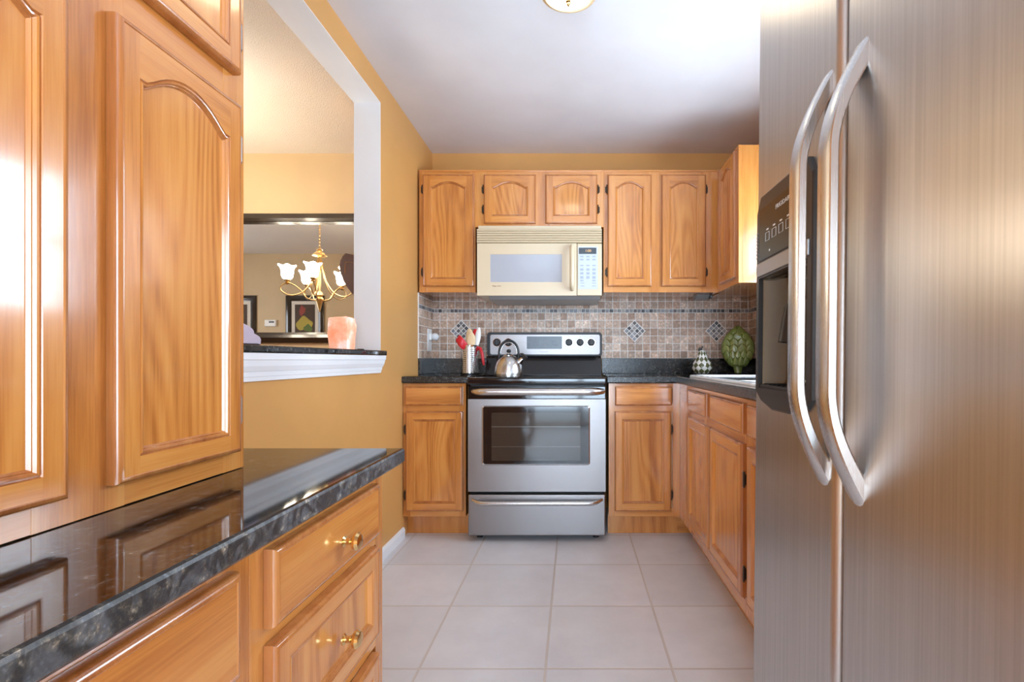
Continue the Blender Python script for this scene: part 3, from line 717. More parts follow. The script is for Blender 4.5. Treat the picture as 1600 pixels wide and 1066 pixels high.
# cooktop
mb = MB()
secs = []
zc = 0.913
for x, s in ((RX0-0.004, 0.0), (RX0+0.004, 1), (RX1-0.004, 1), (RX1+0.004, 0)):
    e = 0.004*(1-s)
    secs.append([(x, RF-0.006+e, 0.880), (x, RF-0.012+e, 0.890), (x, RF-0.010+e, 0.912-e), (x, RF+0.006, 0.921-e), (x, RF+0.03, 0.921-e), (x, RF+0.04, 0.914-e), (x, 3.28, 0.914-e), (x, 3.30, 0.925-e), (x, 3.43, 0.925-e), (x, 3.43, 0.880)])
mb.sweep(secs); ck = mb.build('cooktop', BLACKG, rg, 35, True)
RING = simple('burner_marking', (0.10, 0.10, 0.105), 0.12)
for cx, cy, r in ((-0.40, 2.95, 0.105), (0.0, 2.95, 0.085), (-0.40, 3.17, 0.075), (0.0, 3.17, 0.10)):
    mb = MB(); mb.lathe([(r, 0.9142), (r, 0.9146), (r-0.004, 0.9146), (r-0.004, 0.9142)], (cx, cy, 0), n=48, cap=False); mb.build('burner_ring', RING, ck, None, True)
# backguard
YP = 3.36
MB().prism([(3.275, 0.916), (3.335, 1.03), (3.345, 1.045), (3.43, 1.045), (3.43, 0.916)], 'x', RX0+0.006, RX1+0.004, bev=0.004).build('backguard', BLACKG, rg, 35, True)
bx0, bx1, bz0, bz1 = PX(761.5, YP), PX(940.5, YP), PZ(557, YP), PZ(519.5, YP)
cp = MB().prism(rrect(bx0, bx1, bz0, bz1, 0.018), 'y', YP-0.012, 3.43, bev=0.004).build('console', BLACKP, rg, 35, True)
sp = MB().prism(rrect(PX(766.5, YP), PX(937, YP), PZ(554, YP), PZ(523.3, YP), 0.012), 'y', YP-0.015, YP-0.011, bev=0.001).build('control_panel', STEELX, rg, 35, True)
dp = MB().prism(rrect(PX(823.5, YP), PX(878, YP), PZ(545.5, YP), PZ(526, YP), 0.004), 'y', YP-0.0165, YP-0.0145).build('display', DISP, rg, 30, True)
mb = MB()
for px in (829, 836, 864, 870, 850):
    for py in (532, 539): mb.box(PX(px, YP), PX(px+3.5, YP), YP-0.0170, YP-0.0163, PZ(py+0.8, YP), PZ(py, YP))
mb.build('display_print', PRINTG, dp, None, True)
Mf = lambda x, y, z: Matrix.Translation((x, y, z)) @ Matrix.Rotation(PI/2, 4, 'X')
for px in (777, 794.8, 888.9, 906.4, 923.6):
    x, z = PX(px, YP), PZ(535.3, YP)
    kb = MB().lathe([(0.0255, 0), (0.0255, 0.002), (0.021, 0.003), (0.0205, 0.018), (0.018, 0.021)], (x, YP-0.014, z), 'y', 32).build('knob', BLACKP, rg, 40, True)
    MB().box(x-0.0045, x+0.0045, YP-0.044, YP-0.034, z-0.019, z+0.019, 0.003).build('grip', DGREY, kb, 35, True)
    MB().lathe([(0.028, 0), (0.028, 0.0008), (0.0258, 0.0008), (0.0258, 0)], (x, YP-0.0148, z), 'y', 32, cap=False).build('dial_ring', CHROME, kb, 35, True)
    MB().box(x-0.001, x+0.001, YP-0.0155, YP-0.0148, PZ(551, YP), PZ(549.8, YP)).box(x-0.001, x+0.001, YP-0.0155, YP-0.0148, PZ(526.6, YP), PZ(525.6, YP)).build('dial_print', PRINTR, kb, None, True)
lg = text('logo', 'FRIGIDAIRE', 0.0095, Matrix.Translation(-Vector(rg.location)) @ Mf(PX(850, YP), YP-0.0152, PZ(550, YP)), PRINTG, rg, 1.2)

# ------------------------------------------------------------------ microwave
YM = 3.05
mw = thing('microwave_oven', 'bisque over-the-range microwave oven under the short wall cabinet', 'microwave', (PX(842, YM), 3.25, PZ(462, YM)))
mx0, mx1 = PX(745, YM), PX(940.5, YM)
MB().box(mx0+0.002, mx1-0.002, YM+0.03, 3.445, PZ(462, YM), 1.847, 0.004).build('case', BISQ, mw, 35, True)
mb = MB(); vz0, vz1 = PZ(379.5, YM), PZ(357.5, YM)
mb.box(mx0, mx1, YM+0.014, YM+0.03, vz0, vz1, 0, 1, 1)
nsl = 6; pit = (vz1-vz0)/nsl
for k in range(nsl):
    a = vz0+k*pit
    secs = [[(x, YM+0.012, a+pit*0.16), (x, YM-0.002+0.006, a+pit*0.22), (x, YM+0.0, a+pit*0.62), (x, YM+0.004, a+pit*0.97), (x, YM+0.015, a+pit*1.0), (x, YM+0.016, a+pit*0.16)] for x in (mx0, mx1)]
    mb.sweep(secs)
mb.build('vent_grille', [BISQ, BISQS], mw, 30, True)
md = MB(); X = [PX(745.5, YM), PX(766, YM), PX(878, YM), PX(901, YM)]; Z = [PZ(462, YM), PZ(441, YM), PZ(397.5, YM), PZ(380.5, YM)]
plate(md, X, Z, YM, YM+0.03)
mdo = md.build('door', BISQ, mw, 30, True)
MB().box(X[1]-0.001, X[2]+0.001, YM+0.003, YM+0.012, Z[1]-0.001, Z[2]+0.001).build('window', MWIN, mdo, 30, True)
mb = MB()
hx0, hx1 = PX(890, YM), PX(897.5, YM)
P = [((hx0+hx1)/2, YM-o_, PZ(y_, YM)) for y_, o_ in ((385, -0.002), (386.5, 0.02), (391, 0.032), (405, 0.038), (432, 0.038), (446, 0.032), (450.5, 0.02), (452, -0.002))]
mb.tube(P, 0.014, 14, sx=1.0)
mb.build('handle', BISQ, mdo, 45, True)
text('logo', 'Magic Chef', 0.0105, Matrix.Translation(-Vector(mw.location)) @ Mf(PX(776, YM), YM-0.0006, PZ(447, YM)), PRINTR, mw, 1.1)
ctl = MB().box(PX(901.6, YM), PX(940.5, YM), YM, YM+0.03, Z[0], Z[3], 0.005, 3).build('control_panel', BISQ, mw, 35, True)
MB().prism(rrect(PX(903.5, YM), PX(934, YM), PZ(452, YM), PZ(385.5, YM), 0.004), 'y', YM-0.0012, YM+0.004).build('keypad', PALE, ctl, 30, True)
dsp = MB().box(PX(904.5, YM), PX(931.8, YM), YM-0.0025, YM, PZ(397, YM), PZ(387.3, YM), 0.0005, 1).build('display', DISP, ctl, 30, True)
mb = MB()
for c, px in enumerate((906.5, 916, 925.5)):
    for py, hh in ((400, 2.2), (404.5, 2.6), (414, 2), (419.5, 3.6), (425.5, 3.6), (431.5, 4.2), (437.5, 2.2)):
        if c == 1 and py > 434: continue
        mb.box(PX(px, YM), PX(px+5.2, YM), YM-0.0018, YM-0.001, PZ(py+hh, YM), PZ(py, YM), 0.0003, 1)
for px in (907, 925):
    for py in (442, 446.5): mb.box(PX(px, YM), PX(px+6, YM), YM-0.0016, YM-0.001, PZ(py+1.2, YM), PZ(py, YM))
mb.build('keys', simple('keypad_buttons', (0.36, 0.42, 0.50), 0.5), ctl, 30, True)
text('digits', '1:00', 0.022, Matrix.Translation(-Vector(mw.location)) @ Mf(PX(919, YM), YM-0.003, PZ(392.2, YM)), AMBER, mw)
mz = PZ(462, YM)
MB().prism([(YM+0.02, mz+0.001), (YM+0.04, mz-0.022), (3.40, mz-0.022), (3.42, mz+0.001)], 'x', mx0+0.07, mx1-0.012, bev=0.004).build('underside_hood', GREYP, mw, 35, True)

# ------------------------------------------------------------------ refrigerator, facing -x, leaning back a little
fr = thing('refrigerator', 'large stainless steel side-by-side refrigerator with water dispenser', 'refrigerator', (0.80, 0.675, 0))
fr.rotation_euler = (0, math.radians(0.6), 0)
FXo = 0.398
def fb(): return MB()
def fridge_build(mb, name, mat, parent=fr, smooth=35):
    # authored upright in world coordinates, then placed by the leaning parent about its base
    p = parent; mb.bm.transform(Matrix.Translation(-Vector(fr.location)))
    return mb.build(name, mat, p, smooth, False)
FZ0, FZ1 = 0.045, 1.81
mb = fb().box(FXo+0.075, 1.195, 0.225, 1.126, 0.04, 1.79, 0.004)
for y in (0.28, 1.07): mb.lathe([(0.02, 0), (0.02, 0.045)], (0.52, y, 0), n=14); mb.lathe([(0.02, 0), (0.02, 0.045)], (1.12, y, 0), n=14)
fridge_build(mb, 'cabinet_body', GREYP)
def fdoor(y0, y1, hole=None):
    """y0<y1; rounded vertical edges; optional hole (ya,yb,za,zb)"""
    mb = MB(); bm = mb.bm; r = 0.016; th = 0.068; xb = FXo+th
    cols = [(xb, y0)]
    for k in range(7): a = k*PI/12; cols.append((FXo+r-r*math.sin(a), y0+r-r*math.cos(a)))
    ncut = len(cols)
    if hole: cols += [(FXo, hole[0]), (FXo, hole[1])]
    for k in range(7): a = PI/2-k*PI/12; cols.append((FXo+r-r*math.sin(a), y1-r+r*math.cos(a)))
    cols.append((xb, y1))
    zs = [FZ0]+([hole[2], hole[3]] if hole else [])+[FZ1-0.012]
    lv = [[bm.verts.new((x, y, z)) for x, y in cols] for z in zs]
    lv.append([bm.verts.new((min(x+0.010, xb), min(max(y, y0+0.008), y1-0.008), FZ1)) for x, y in cols]); 
    for j in range(len(lv)-1):
        for i in range(len(cols)-1):
            if hole and j == 1 and i == ncut: continue
            bm.faces.new((lv[j][i], lv[j][i+1], lv[j+1][i+1], lv[j+1][i]))
        bm.faces.new((lv[j][-1], lv[j][0], lv[j+1][0], lv[j+1][-1]))
    bm.faces.new(lv[0]); bm.faces.new(lv[-1])
    return mb
HY0, HY1, HZ0, HZ1 = 0.858, 1.082, 0.955, 1.19
d1 = fridge_build(fdoor(0.775, 1.13, (HY0, HY1, HZ0, HZ1)), 'freezer_door', STEELZ, smooth=40)
d2 = fridge_build(fdoor(0.222, 0.763), 'refrigerator_door', STEELZ, smooth=40)
mb = MB().box(FXo+0.035, FXo+0.07, 0.7632, 0.7748, FZ0, FZ1-0.02); fridge_build(mb, 'gasket', BLACKP)
def fhandle(yc, z0, z1, door_):
    secs = []; n = 64; wd = 0.0175; tk = 0.0155
    for k in range(n+1):
        s = k/n; e = min(s, 1-s)/0.25; f = math.sin(min(1, e)*PI/2)
        off = 0.056*f; z = z0+(z1-z0)*s
        # tangent for orientation
        ds = 0.002; s2 = min(1, s+ds); e2 = min(s2, 1-s2)/0.25; f2 = math.sin(min(1, e2)*PI/2)
        tx = -(f2-f)*0.056; tz = (z1-z0)*(s2-s) if s2 > s else 1; L_ = math.hypot(tx, tz); tx /= L_; tz /= L_
        nx, nz = tz, -tx      # points to +x side
        if s2 <= s: nx, nz = 0.6, 0.8
        th = tk*(0.9+0.5*(1-f))
        cx = FXo+0.003-off
        w_ = wd
        sec = []
        for (a, b) in ((0, 1), (0.12, 1.0), (0.85, 1), (1, 0.9), (1, -0.9), (0.85, -1), (0.12, -1), (0, -0.85), (-0.08, -0.45), (-0.1, 0), (-0.08, 0.45), (0, 0.85)):
            sec.append((cx+nx*a*th, yc+b*w_, z+nz*a*th))
        secs.append(sec)
    mb = MB(); mb.sweep(secs); mb.bm.transform(Matrix.Translation(-Vector(fr.location)))
    return mb.build('handle', HSTEEL, door_, 30)
fhandle(0.8145, 0.81, 1.487, d1); fhandle(0.7175, 0.805, 1.478, d2)
# dispenser
mb = MB(); bm = mb.bm
oy0, oy1, oz0, oz1 = 0.84, 1.098, 0.932, 1.366
OUT = [(oy0+0.0, oz0+0.015), (oy0+0.03, oz0-0.008), (0.93, oz0-0.018), (1.01, oz0-0.018), (oy1-0.03, oz0-0.004), (oy1, oz0+0.015), (oy1, oz1-0.03), (oy1-0.02, oz1), (oy0+0.02, oz1), (oy0, oz1-0.03)]
INN = [(HY0, HZ0), (0.89, HZ0), (0.93, HZ0), (1.01, HZ0), (1.05, HZ0), (HY1, HZ0), (HY1, HZ1), (1.06, HZ1), (0.88, HZ1), (HY0, HZ1)]
xo = FXo-0.010
A0 = [bm.verts.new((FXo+0.002, y, z)) for y, z in OUT]; A = [bm.verts.new((xo+0.002, y, z)) for y, z in OUT]
cy = (oy0+oy1)/2
A1 = [bm.verts.new((xo, y+(0.003 if y < cy else -0.003), z+(0.003 if z < 1.1 else -0.003))) for y, z in OUT]
B = [bm.verts.new((xo, y, z)) for y, z in INN]; B2 = [bm.verts.new((FXo+0.02, y, z)) for y, z in INN]; n = len(OUT)
for k in range(n):
    k2 = (k+1) % n
    for p, q in ((A0, A), (A, A1), (A1, B), (B, B2)): bm.faces.new((p[k], p[k2], q[k2], q[k]))
dh = fridge_build(mb, 'dispenser_housing', DGREY, d1, None)
mb = MB(); bm = mb.bm; rings = []
for z, dep in ((HZ0, 0.035), (HZ0+0.02, 0.055), (HZ1-0.03, 0.06), (HZ1, 0.05)):
    rings.append([bm.verts.new((FXo+0.018+dep*math.sin(PI*k/12)**0.6 if 0 < k < 12 else FXo+0.0, HY0+(HY1-HY0)*k/12, z)) for k in range(13)])
for a, b in zip(rings, rings[1:]):
    for k in range(12): bm.faces.new((a[k], a[k+1], b[k+1], b[k]))
bm.faces.new(rings[0]); bm.faces.new(rings[-1])
dc = fridge_build(mb, 'dispenser_recess', BLACKG, d1, 50)
mb = MB(); mb.box(xo-0.0015, xo+0.002, 0.865, 1.078, 1.226, 1.338, 0.001, 1); fridge_build(mb, 'dispenser_panel', simple('smoked_panel', (0.022, 0.017, 0.013), 0.2), d1)
mb = MB(); mb.box(xo-0.003, xo+0.002, HY0-0.008, HY1+0.006, 1.194, 1.222, 0.0015, 2); fridge_build(mb, 'dispenser_band', GREYP, d1)
mb = MB(); mb.box(xo+0.002, FXo+0.05, HY0+0.004, HY1-0.004, HZ0-0.002, HZ0+0.008, 0.002)
for k in range(9): mb.box(xo+0.004, FXo+0.048, HY0+0.02+k*0.022, HY0+0.024+k*0.022, HZ0+0.008, HZ0+0.0105)
mb.prism([(xo-0.001, 0.945), (xo-0.016, 0.952), (xo-0.018, 0.962), (xo+0.004, 0.962)], 'y', 0.0, 0.0) if False else None
fridge_build(mb, 'drip_tray', BLACKP, d1)
mb = MB()
for yc in (0.92, 1.01):
    mb.prism([(FXo+0.045, 1.13), (FXo+0.028, 1.12), (FXo+0.018, 1.03), (FXo+0.024, 1.025), (FXo+0.045, 1.10)], 'y', 0, 0) if False else None
    mb.tube([(FXo+0.05, yc, 1.16), (FXo+0.03, yc, 1.12), (FXo+0.022, yc, 1.05)], [0.006, 0.014, 0.018], 12)
fridge_build(mb, 'paddle', BLACKP, d1, 40)
mb = MB()
for k in range(8): mb.box(xo-0.0012, xo+0.001, oy1-0.012, oy1-0.003, 1.235+k*0.0075, 1.239+k*0.0075)
mb.box(xo-0.0012, xo+0.001, oy1-0.011, oy1-0.004, 1.200, 1.218)
fridge_build(mb, 'dispenser_markings', PRINTG, d1, None)
mb = MB()
for y0_ in (1.022, 0.988, 0.955, 0.922):
    for a, b, c, d_ in ((0, 0.020, 1.262, 1.2625), (0, 0.020, 1.279, 1.2795), (0, 0.0006, 1.262, 1.2795), (0.0195, 0.020, 1.262, 1.2795)):
        mb.box(xo-0.0022, xo-0.0014, y0_+a, y0_+b, c, d_)
    mb.box(xo-0.0022, xo-0.0014, y0_+0.005, y0_+0.015, 1.284, 1.287)
mb.box(xo-0.0022, xo-0.0014, 1.018, 1.022, 1.238, 1.242)
fridge_build(mb, 'panel_icons', PRINTW, d1, None)
Mt = Matrix.Translation(-Vector(fr.location)) @ Matrix.Translation((xo-0.0018, 0.955, 1.318)) @ Matrix(((0, 0, -1, 0), (-1, 0, 0, 0), (0, 1, 0, 0), (0, 0, 0, 1)))
tx = text('logo', 'FRIGIDAIRE', 0.0125, Mt, PRINTW, d1, 1.15)

# ------------------------------------------------------------------ sink
sk = thing('kitchen_sink', 'white drop-in kitchen sink in the L-shaped counter', 'sink', (0.9, 2.26, CT))
mb = MB(); bm = mb.bm
def rr(x0, x1, y0, y1, r, z, n=5):
    P = []
    for cx, cy, a0 in ((x1-r, y1-r, 0), (x0+r, y1-r, PI/2), (x0+r, y0+r, PI), (x1-r, y0+r, 3*PI/2)):
        for k in range(n+1): a = a0+PI/2*k/n; P.append((cx+r*math.cos(a), cy+r*math.sin(a), z))
    return P
ex0, ex1, ey0, ey1 = 0.632, 1.165, 1.76, 2.765
rings = [rr(ex0, ex1, ey0, ey1, 0.04, CT+0.0005), rr(ex0, ex1, ey0, ey1, 0.04, CT+0.006), rr(ex0+0.006, ex1-0.006, ey0+0.006, ey1-0.006, 0.035, CT+0.012),
         rr(ex0+0.035, ex1-0.06, ey0+0.035, ey1-0.035, 0.03, CT+0.012), rr(ex0+0.041, ex1-0.066, ey0+0.041, ey1-0.041, 0.03, CT+0.004),
         rr(ex0+0.05, ex1-0.075, ey0+0.05, ey1-0.05, 0.03, CT-0.13)]
vr = [[bm.verts.new(p) for p in R] for R in rings]; n = len(vr[0])
for a, b in zip(vr, vr[1:]):
    for k in range(n): bm.faces.new((a[k], a[(k+1) % n], b[(k+1) % n], b[k]))
bm.faces.new(vr[-1])
mb.box(ex0+0.04, ex1-0.065, 2.245, 2.275, CT-0.12, CT+0.002, 0.006)
mb.build('basin', PORC, sk, 50, True)
for y in (2.02, 2.5): MB().lathe([(0.045, 0), (0.045, 0.003), (0.035, 0.004), (0.03, 0.002), (0.01, 0.001)], (0.89, y, CT-0.13), n=24).build('drain', CHROME, sk, 40, True)

# ------------------------------------------------------------------ ceiling lamp
cl = thing('ceiling_lamp', 'small round brass and glass ceiling lamp in the kitchen', 'ceiling lamp', (-0.02, 1.83, ZC))
c = (-0.02, 1.83, 0)
MB().lathe([(0.10, ZC-0.0005), (0.105, ZC-0.03), (0.106, 2.375), (0.104, 2.362), (0.090, 2.356), (0.082, 2.362), (0.08, 2.375)], c, n=48, cap=False).build('ring', CREAM, cl, 40, True)
MB().lathe([(0.088, 2.372), (0.082, 2.358), (0.066, 2.346), (0.040, 2.338), (0.012, 2.335), (0.002, 2.335)], c, n=48).build('dome', DOME, cl, 60, True)
MB().lathe([(0.009, 2.337), (0.011, 2.331), (0.006, 2.327), (0.008, 2.321), (0.002, 2.314)], c, n=20).build('finial', BRASS, cl, 60, True)

# ------------------------------------------------------------------ dining room things
mr = thing('wall_mirror', 'large wall mirror with espresso frame seen through the pass-through', 'mirror', (-2.05, YW, 1.14))
MX0, MX1, MZ0, MZ1 = -2.85, -1.25, PZ(536, YW), PZ(335, YW)
def frame_bm(x0, x1, z0, z1, wd, dep, ysurf, s=-1):
    """picture frame with a stepped profile on the wall plane y=ysurf, facing s*y"""
    prof = [(0, 0), (0, dep*0.6), (wd*0.12, dep*0.75), (wd*0.5, dep), (wd*0.78, dep*0.8), (wd*0.8, dep*0.55), (wd, dep*0.45), (wd, 0)]
    mb = MB(); bm = mb.bm; cols = []
    for x, z, sx, sz in ((x0, z0, 1, 1), (x1, z0, -1, 1), (x1, z1, -1, -1), (x0, z1, 1, -1)):
        cols.append([bm.verts.new((x+sx*a, ysurf+s*b, z+sz*a)) for a, b in prof])
    for k in range(4):
        A, B = cols[k], cols[(k+1) % 4]
        for i in range(len(prof)-1): bm.faces.new((A[i], A[i+1], B[i+1], B[i]))
    return mb
frame_bm(MX0, MX1, MZ0, MZ1, 0.072, 0.035, YW-0.0005).build('frame', DFRAME, mr, 25, True)
MB().box(MX0+0.065, MX1-0.065, YW-0.012, YW-0.001, MZ0+0.065, MZ1-0.065).build('mirror_glass', MIRR, mr, None, True)

CX, CY = -2.215, 2.53
ch = thing('chandelier', 'brass chandelier with lit glass tulip shades reflected in the dining mirror', 'chandelier', (CX, CY, ZC))
zb = 1.43
MB().lathe([(0.055, ZC-0.001), (0.055, ZC-0.015), (0.02, ZC-0.03), (0.004, ZC-0.035)], (CX, CY, 0), n=24).build('canopy', ABRASS, ch, 40, True)
mb = MB(); z = ZC-0.035; k = 0
while z > 2.0:
    a = k*PI/2; k += 1
    u = Vector((math.cos(a), math.sin(a), 0))
    P = [Vector((CX, CY, z-0.018))+u*0.008*math.sin(t_)+Vector((0, 0, 0.018*math.cos(t_))) for t_ in [2*PI*q/12 for q in range(13)]]
    mb.tube(P, 0.0022, 6); z -= 0.028
mb.build('chain', ABRASS, ch, 60, True)
MB().lathe([(0.008, 2.0), (0.012, 1.985), (0.03, 1.975), (0.018, 1.965), (0.045, 1.945), (0.06, 1.93), (0.062, 1.922), (0.05, 1.917), (0.012, 1.912), (0.010, 1.62), (0.022, 1.60), (0.030, 1.58), (0.02, 1.565), (0.034, 1.545), (0.03, 1.53), (0.02, 1.50), (0.008, 1.45), (0.003, zb)], (CX, CY, 0), n=24).build('stem', ABRASS, ch, 35, True)
for j in range(5):
    a = 2*PI*j/5+0.05; u = Vector((math.cos(a), math.sin(a), 0)); c0 = Vector((CX, CY, 0))
    def Q(r, z): return c0+u*r+Vector((0, 0, z))
    def spl(pts, n=8):
        out = []
        for i in range(len(pts)-1):
            p0, p1, p2, p3 = pts[max(0, i-1)], pts[i], pts[i+1], pts[min(len(pts)-1, i+2)]
            for q in range(n):
                t_ = q/n
                out.append(tuple(0.5*((2*p1[m])+(-p0[m]+p2[m])*t_+(2*p0[m]-5*p1[m]+4*p2[m]-p3[m])*t_**2+(-p0[m]+3*p1[m]-3*p2[m]+p3[m])*t_**3) for m in (0, 1)))
        out.append(pts[-1]); return out
    path = spl([(0.012, 1.90), (0.035, 1.80), (0.06, 1.70), (0.13, 1.60), (0.22, 1.565), (0.29, 1.60), (0.28, 1.65), (0.22, 1.665), (0.15, 1.62), (0.10, 1.55), (0.02, 1.53)])
    arm = MB().tube([Q(r, z) for r, z in path], 0.0055, 8).build('arm', ABRASS, ch, 60, True)
    rs = 0.245
    MB().lathe([(0.006, 1.655), (0.02, 1.668), (0.012, 1.675), (0.024, 1.690), (0.022, 1.70)], tuple(Q(rs, 0)), n=18).build('socket_cup', ABRASS, arm, 40, True)
    mb = MB(); n = 36; rings = []; cc = Q(rs, 0)
    for r, h, wv in ((0.020, 1.697, 0), (0.034, 1.705, 0), (0.044, 1.725, 0), (0.048, 1.755, 0.02), (0.051, 1.785, 0.05), (0.062, 1.808, 0.08), (0.070, 1.812, 0.10)):
        rings.append([mb.bm.verts.new((cc.x+r*(1+wv*math.cos(6*t_))*math.cos(t_), cc.y+r*(1+wv*math.cos(6*t_))*math.sin(t_), h+wv*0.05*math.cos(6*t_))) for t_ in [2*PI*q/n for q in range(n)]])
    for A, B in zip(rings, rings[1:]):
        for k in range(n): mb.bm.faces.new((A[k], A[(k+1) % n], B[(k+1) % n], B[k]))
    mb.bm.faces.new(rings[0])
    mb.build('shade', SHADE, arm, 60, True)
# swag cord across the dining ceiling
mb = MB(); mb.tube([(CX+0.25, CY-0.15, ZC-0.004), (CX+0.5, CY-0.5, ZC-0.012), (CX+0.75, CY-0.85, ZC-0.02), (CX+0.95, CY-1.1, ZC-0.004)], 0.006, 6)
o = mb.build('swag_cord', ABRASS, None, 60); center_origin(o, (CX+0.5, CY-0.5, ZC-0.01)); tag(o, 'thin brass swag cord running along the dining ceiling, seen in the mirror', 'cord')
# hanging dark ornament
hx, hy, hz_ = -1.455, 3.25, 1.0
kk = 780/hy
pts = [(541, 396), (536, 401), (532.5, 408), (531, 417), (533, 428), (538, 440), (545, 451), (553, 461), (560, 469), (568, 461), (576, 448), (582, 433), (584, 418), (582, 407), (576, 400), (565, 402), (553, 399)]
orn = thing('hanging_ornament', 'dark brown leaf-shaped wooden ornament hanging before the dining mirror', 'ornament', (PX(560, hy), hy, PZ(469, hy)))
MB().prism([(PX(a, hy), PZ(b, hy)) for a, b in pts], 'y', hy-0.012, hy+0.012, bev=0.005).build('panel', MAROON, orn, 50, True)
MB().tube([(PX(540.5, hy), hy-0.013, PZ(y_, hy)) if i == 0 else (PX(x_, hy), hy-0.0135, PZ(y_, hy)) for i, (x_, y_) in enumerate([(541, 428), (540.5, 418), (541.5, 410), (553, 411.5), (572, 411), (575, 420)])], 0.0014, 6).build('inlay', BRASS, orn, 60, True)
MB().tube([(PX(553, hy)+0.03, hy, PZ(400, hy)), (PX(553, hy)+0.03, hy, ZC)], 0.0015, 6).build('hanging_wire', ABRASS, orn, 60, True)

def picture(label, xa, xb, zt, hh, kind):
    t = thing('framed_picture', label, 'picture', ((xa+xb)/2, DY, zt-hh), 0, None)
    frame_bm(xa, xb, zt-hh, zt, 0.075, 0.03, DY+0.0005, 1).build('frame', DFRAME, t, 25, True)
    MB().box(xa+0.07, xb-0.07, DY+0.004, DY+0.010, zt-hh+0.07, zt-0.07).build('mat', simple('picture_mat', (0.78, 0.74, 0.66), 0.8), t, None, True)
    ax0, ax1, az0, az1 = xa+0.12, xb-0.12, zt-hh+0.13, zt-0.12
    a = MB().box(ax0, ax1, DY+0.010, DY+0.012, az0, az1).build('print', simple('print_ground', (0.07, 0.035, 0.015), 0.6), t, None, True)
    cx = (ax0+ax1)/2; w2 = (ax1-ax0)/2
    if kind == 0:
        for kq, (nm_, col, dx, dz_, rx, rz_) in enumerate((('painted_apple', (0.30, 0.05, 0.03), 0.25, 0.28, 0.30, 0.065), ('painted_fruit', (0.45, 0.36, 0.05), 0.05, 0.10, 0.75, 0.09), ('painted_leaf', (0.12, 0.18, 0.03), -0.30, 0.04, 0.40, 0.05), ('painted_table', (0.30, 0.26, 0.16), 0.0, -0.06, 0.8, 0.03))):
            P = [(cx-dx*w2+rx*w2*math.cos(q)*(1+0.15*math.sin(2*q+kq)), (az1-0.42*(az1-az0))+dz_-0.13+rz_*math.sin(q)*(1+0.25*math.cos(3*q+kq))) for q in [2*PI*m/20 for m in range(20)]]
            MB().prism(P, 'y', DY+0.012, DY+0.0124+0.0005*kq).build(nm_, simple(nm_, col, 0.6), a, None, True)
    else:
        for m in range(5):
            MB().prism([(cx-0.08+m*0.035, az0+0.02), (cx-0.06+m*0.035, az0+0.02), (cx-0.03+m*0.03, az1-0.05-m*0.02), (cx-0.05+m*0.03, az1-0.03-m*0.02)], 'y', DY+0.012, DY+0.0128).build('painted_leaf', simple('painted_stem', (0.16, 0.22, 0.05), 0.6), a, None, True)
picture('dark framed still life print of fruit, reflected under the chandelier', -3.87, -3.36, 1.88, 0.80, 0)
picture('dark framed print of green stems, reflected beside the thermostat', -4.78, -4.27, 1.88, 0.80, 1)
th = thing('thermostat', 'white wall thermostat between the two reflected pictures', 'thermostat', (-4.07, DY, 1.47))
MB().box(-4.15, -3.995, DY+0.0005, DY+0.028, 1.465, 1.555, 0.008, 3).build('housing', WHP, th, 35, True)
MB().box(-4.09, -4.02, DY+0.027, DY+0.0295, 1.512, 1.535).build('display', DGREY, th, None, True)

# ------------------------------------------------------------------ things on the ledge
sl = thing('salt_lamp', 'glowing pink salt crystal lamp on the granite ledge', 'lamp', (-1.07, 2.30, 1.064))
bm = bmesh.new(); bmesh.ops.create_cube(bm, size=1)
bmesh.ops.subdivide_edges(bm, edges=bm.edges, cuts=7, use_grid_fill=True)
from mathutils import noise
for v in bm.verts:
    p = v.co.copy(); r = 0.10
    q = Vector([max(-0.5+r, min(0.5-r, c_)) for c_ in p]); d_ = p-q
    if d_.length > 1e-6: p = q+d_.normalized()*r*1.0 if d_.length > r else p
    tp = 1+0.06*math.sin((p.z+0.1)*PI) - (0.06 if p.z > 0.3 else 0)
    s = 1+0.10*noise.noise(p*2.6+Vector((3, 1, 7)))+0.03*noise.noise(p*9)
    z_ = p.z*(1+0.05*noise.noise(p*3)) if p.z > -0.45 else -0.5
    v.co = Vector((p.x*0.092*s*tp, p.y*0.092*s*tp, (z_+0.5)*0.150))
mb = MB(); mb.merge(bm)
m, N, L, B = nm('salt_crystal')
tcn = N.new('ShaderNodeTexCoord'); n1 = N.new('ShaderNodeTexNoise'); n1.inputs['Scale'].default_value = 16; n1.inputs['Detail'].default_value = 5
L.new(tcn.outputs['Object'], n1.inputs['Vector'])
r1 = ramp(N, [(0.30, (0.85, 0.24, 0.11)), (0.50, (0.88, 0.42, 0.28)), (0.66, (0.92, 0.70, 0.64))]); L.new(n1.outputs['Fac'], r1.inputs[0])
L.new(r1.outputs[0], B.inputs['Base Color']); L.new(r1.outputs[0], B.inputs['Emission Color']); B.inputs['Emission Strength'].default_value = 0.55
B.inputs['Roughness'].default_value = 0.35
bp = N.new('ShaderNodeBump'); bp.inputs['Distance'].default_value = 0.004; bp.inputs['Strength'].default_value = 0.6; L.new(n1.outputs['Fac'], bp.inputs['Height']); L.new(bp.outputs[0], B.inputs['Normal'])
mb.build('crystal', m, sl, 28)
MB().tube([(0.06, 0.03, 0.004), (0.075, 0.06, 0.004), (0.05, 0.10, 0.004), (-0.03, 0.15, 0.004)], 0.0028, 8).build('cord', BLACKP, sl, 60)
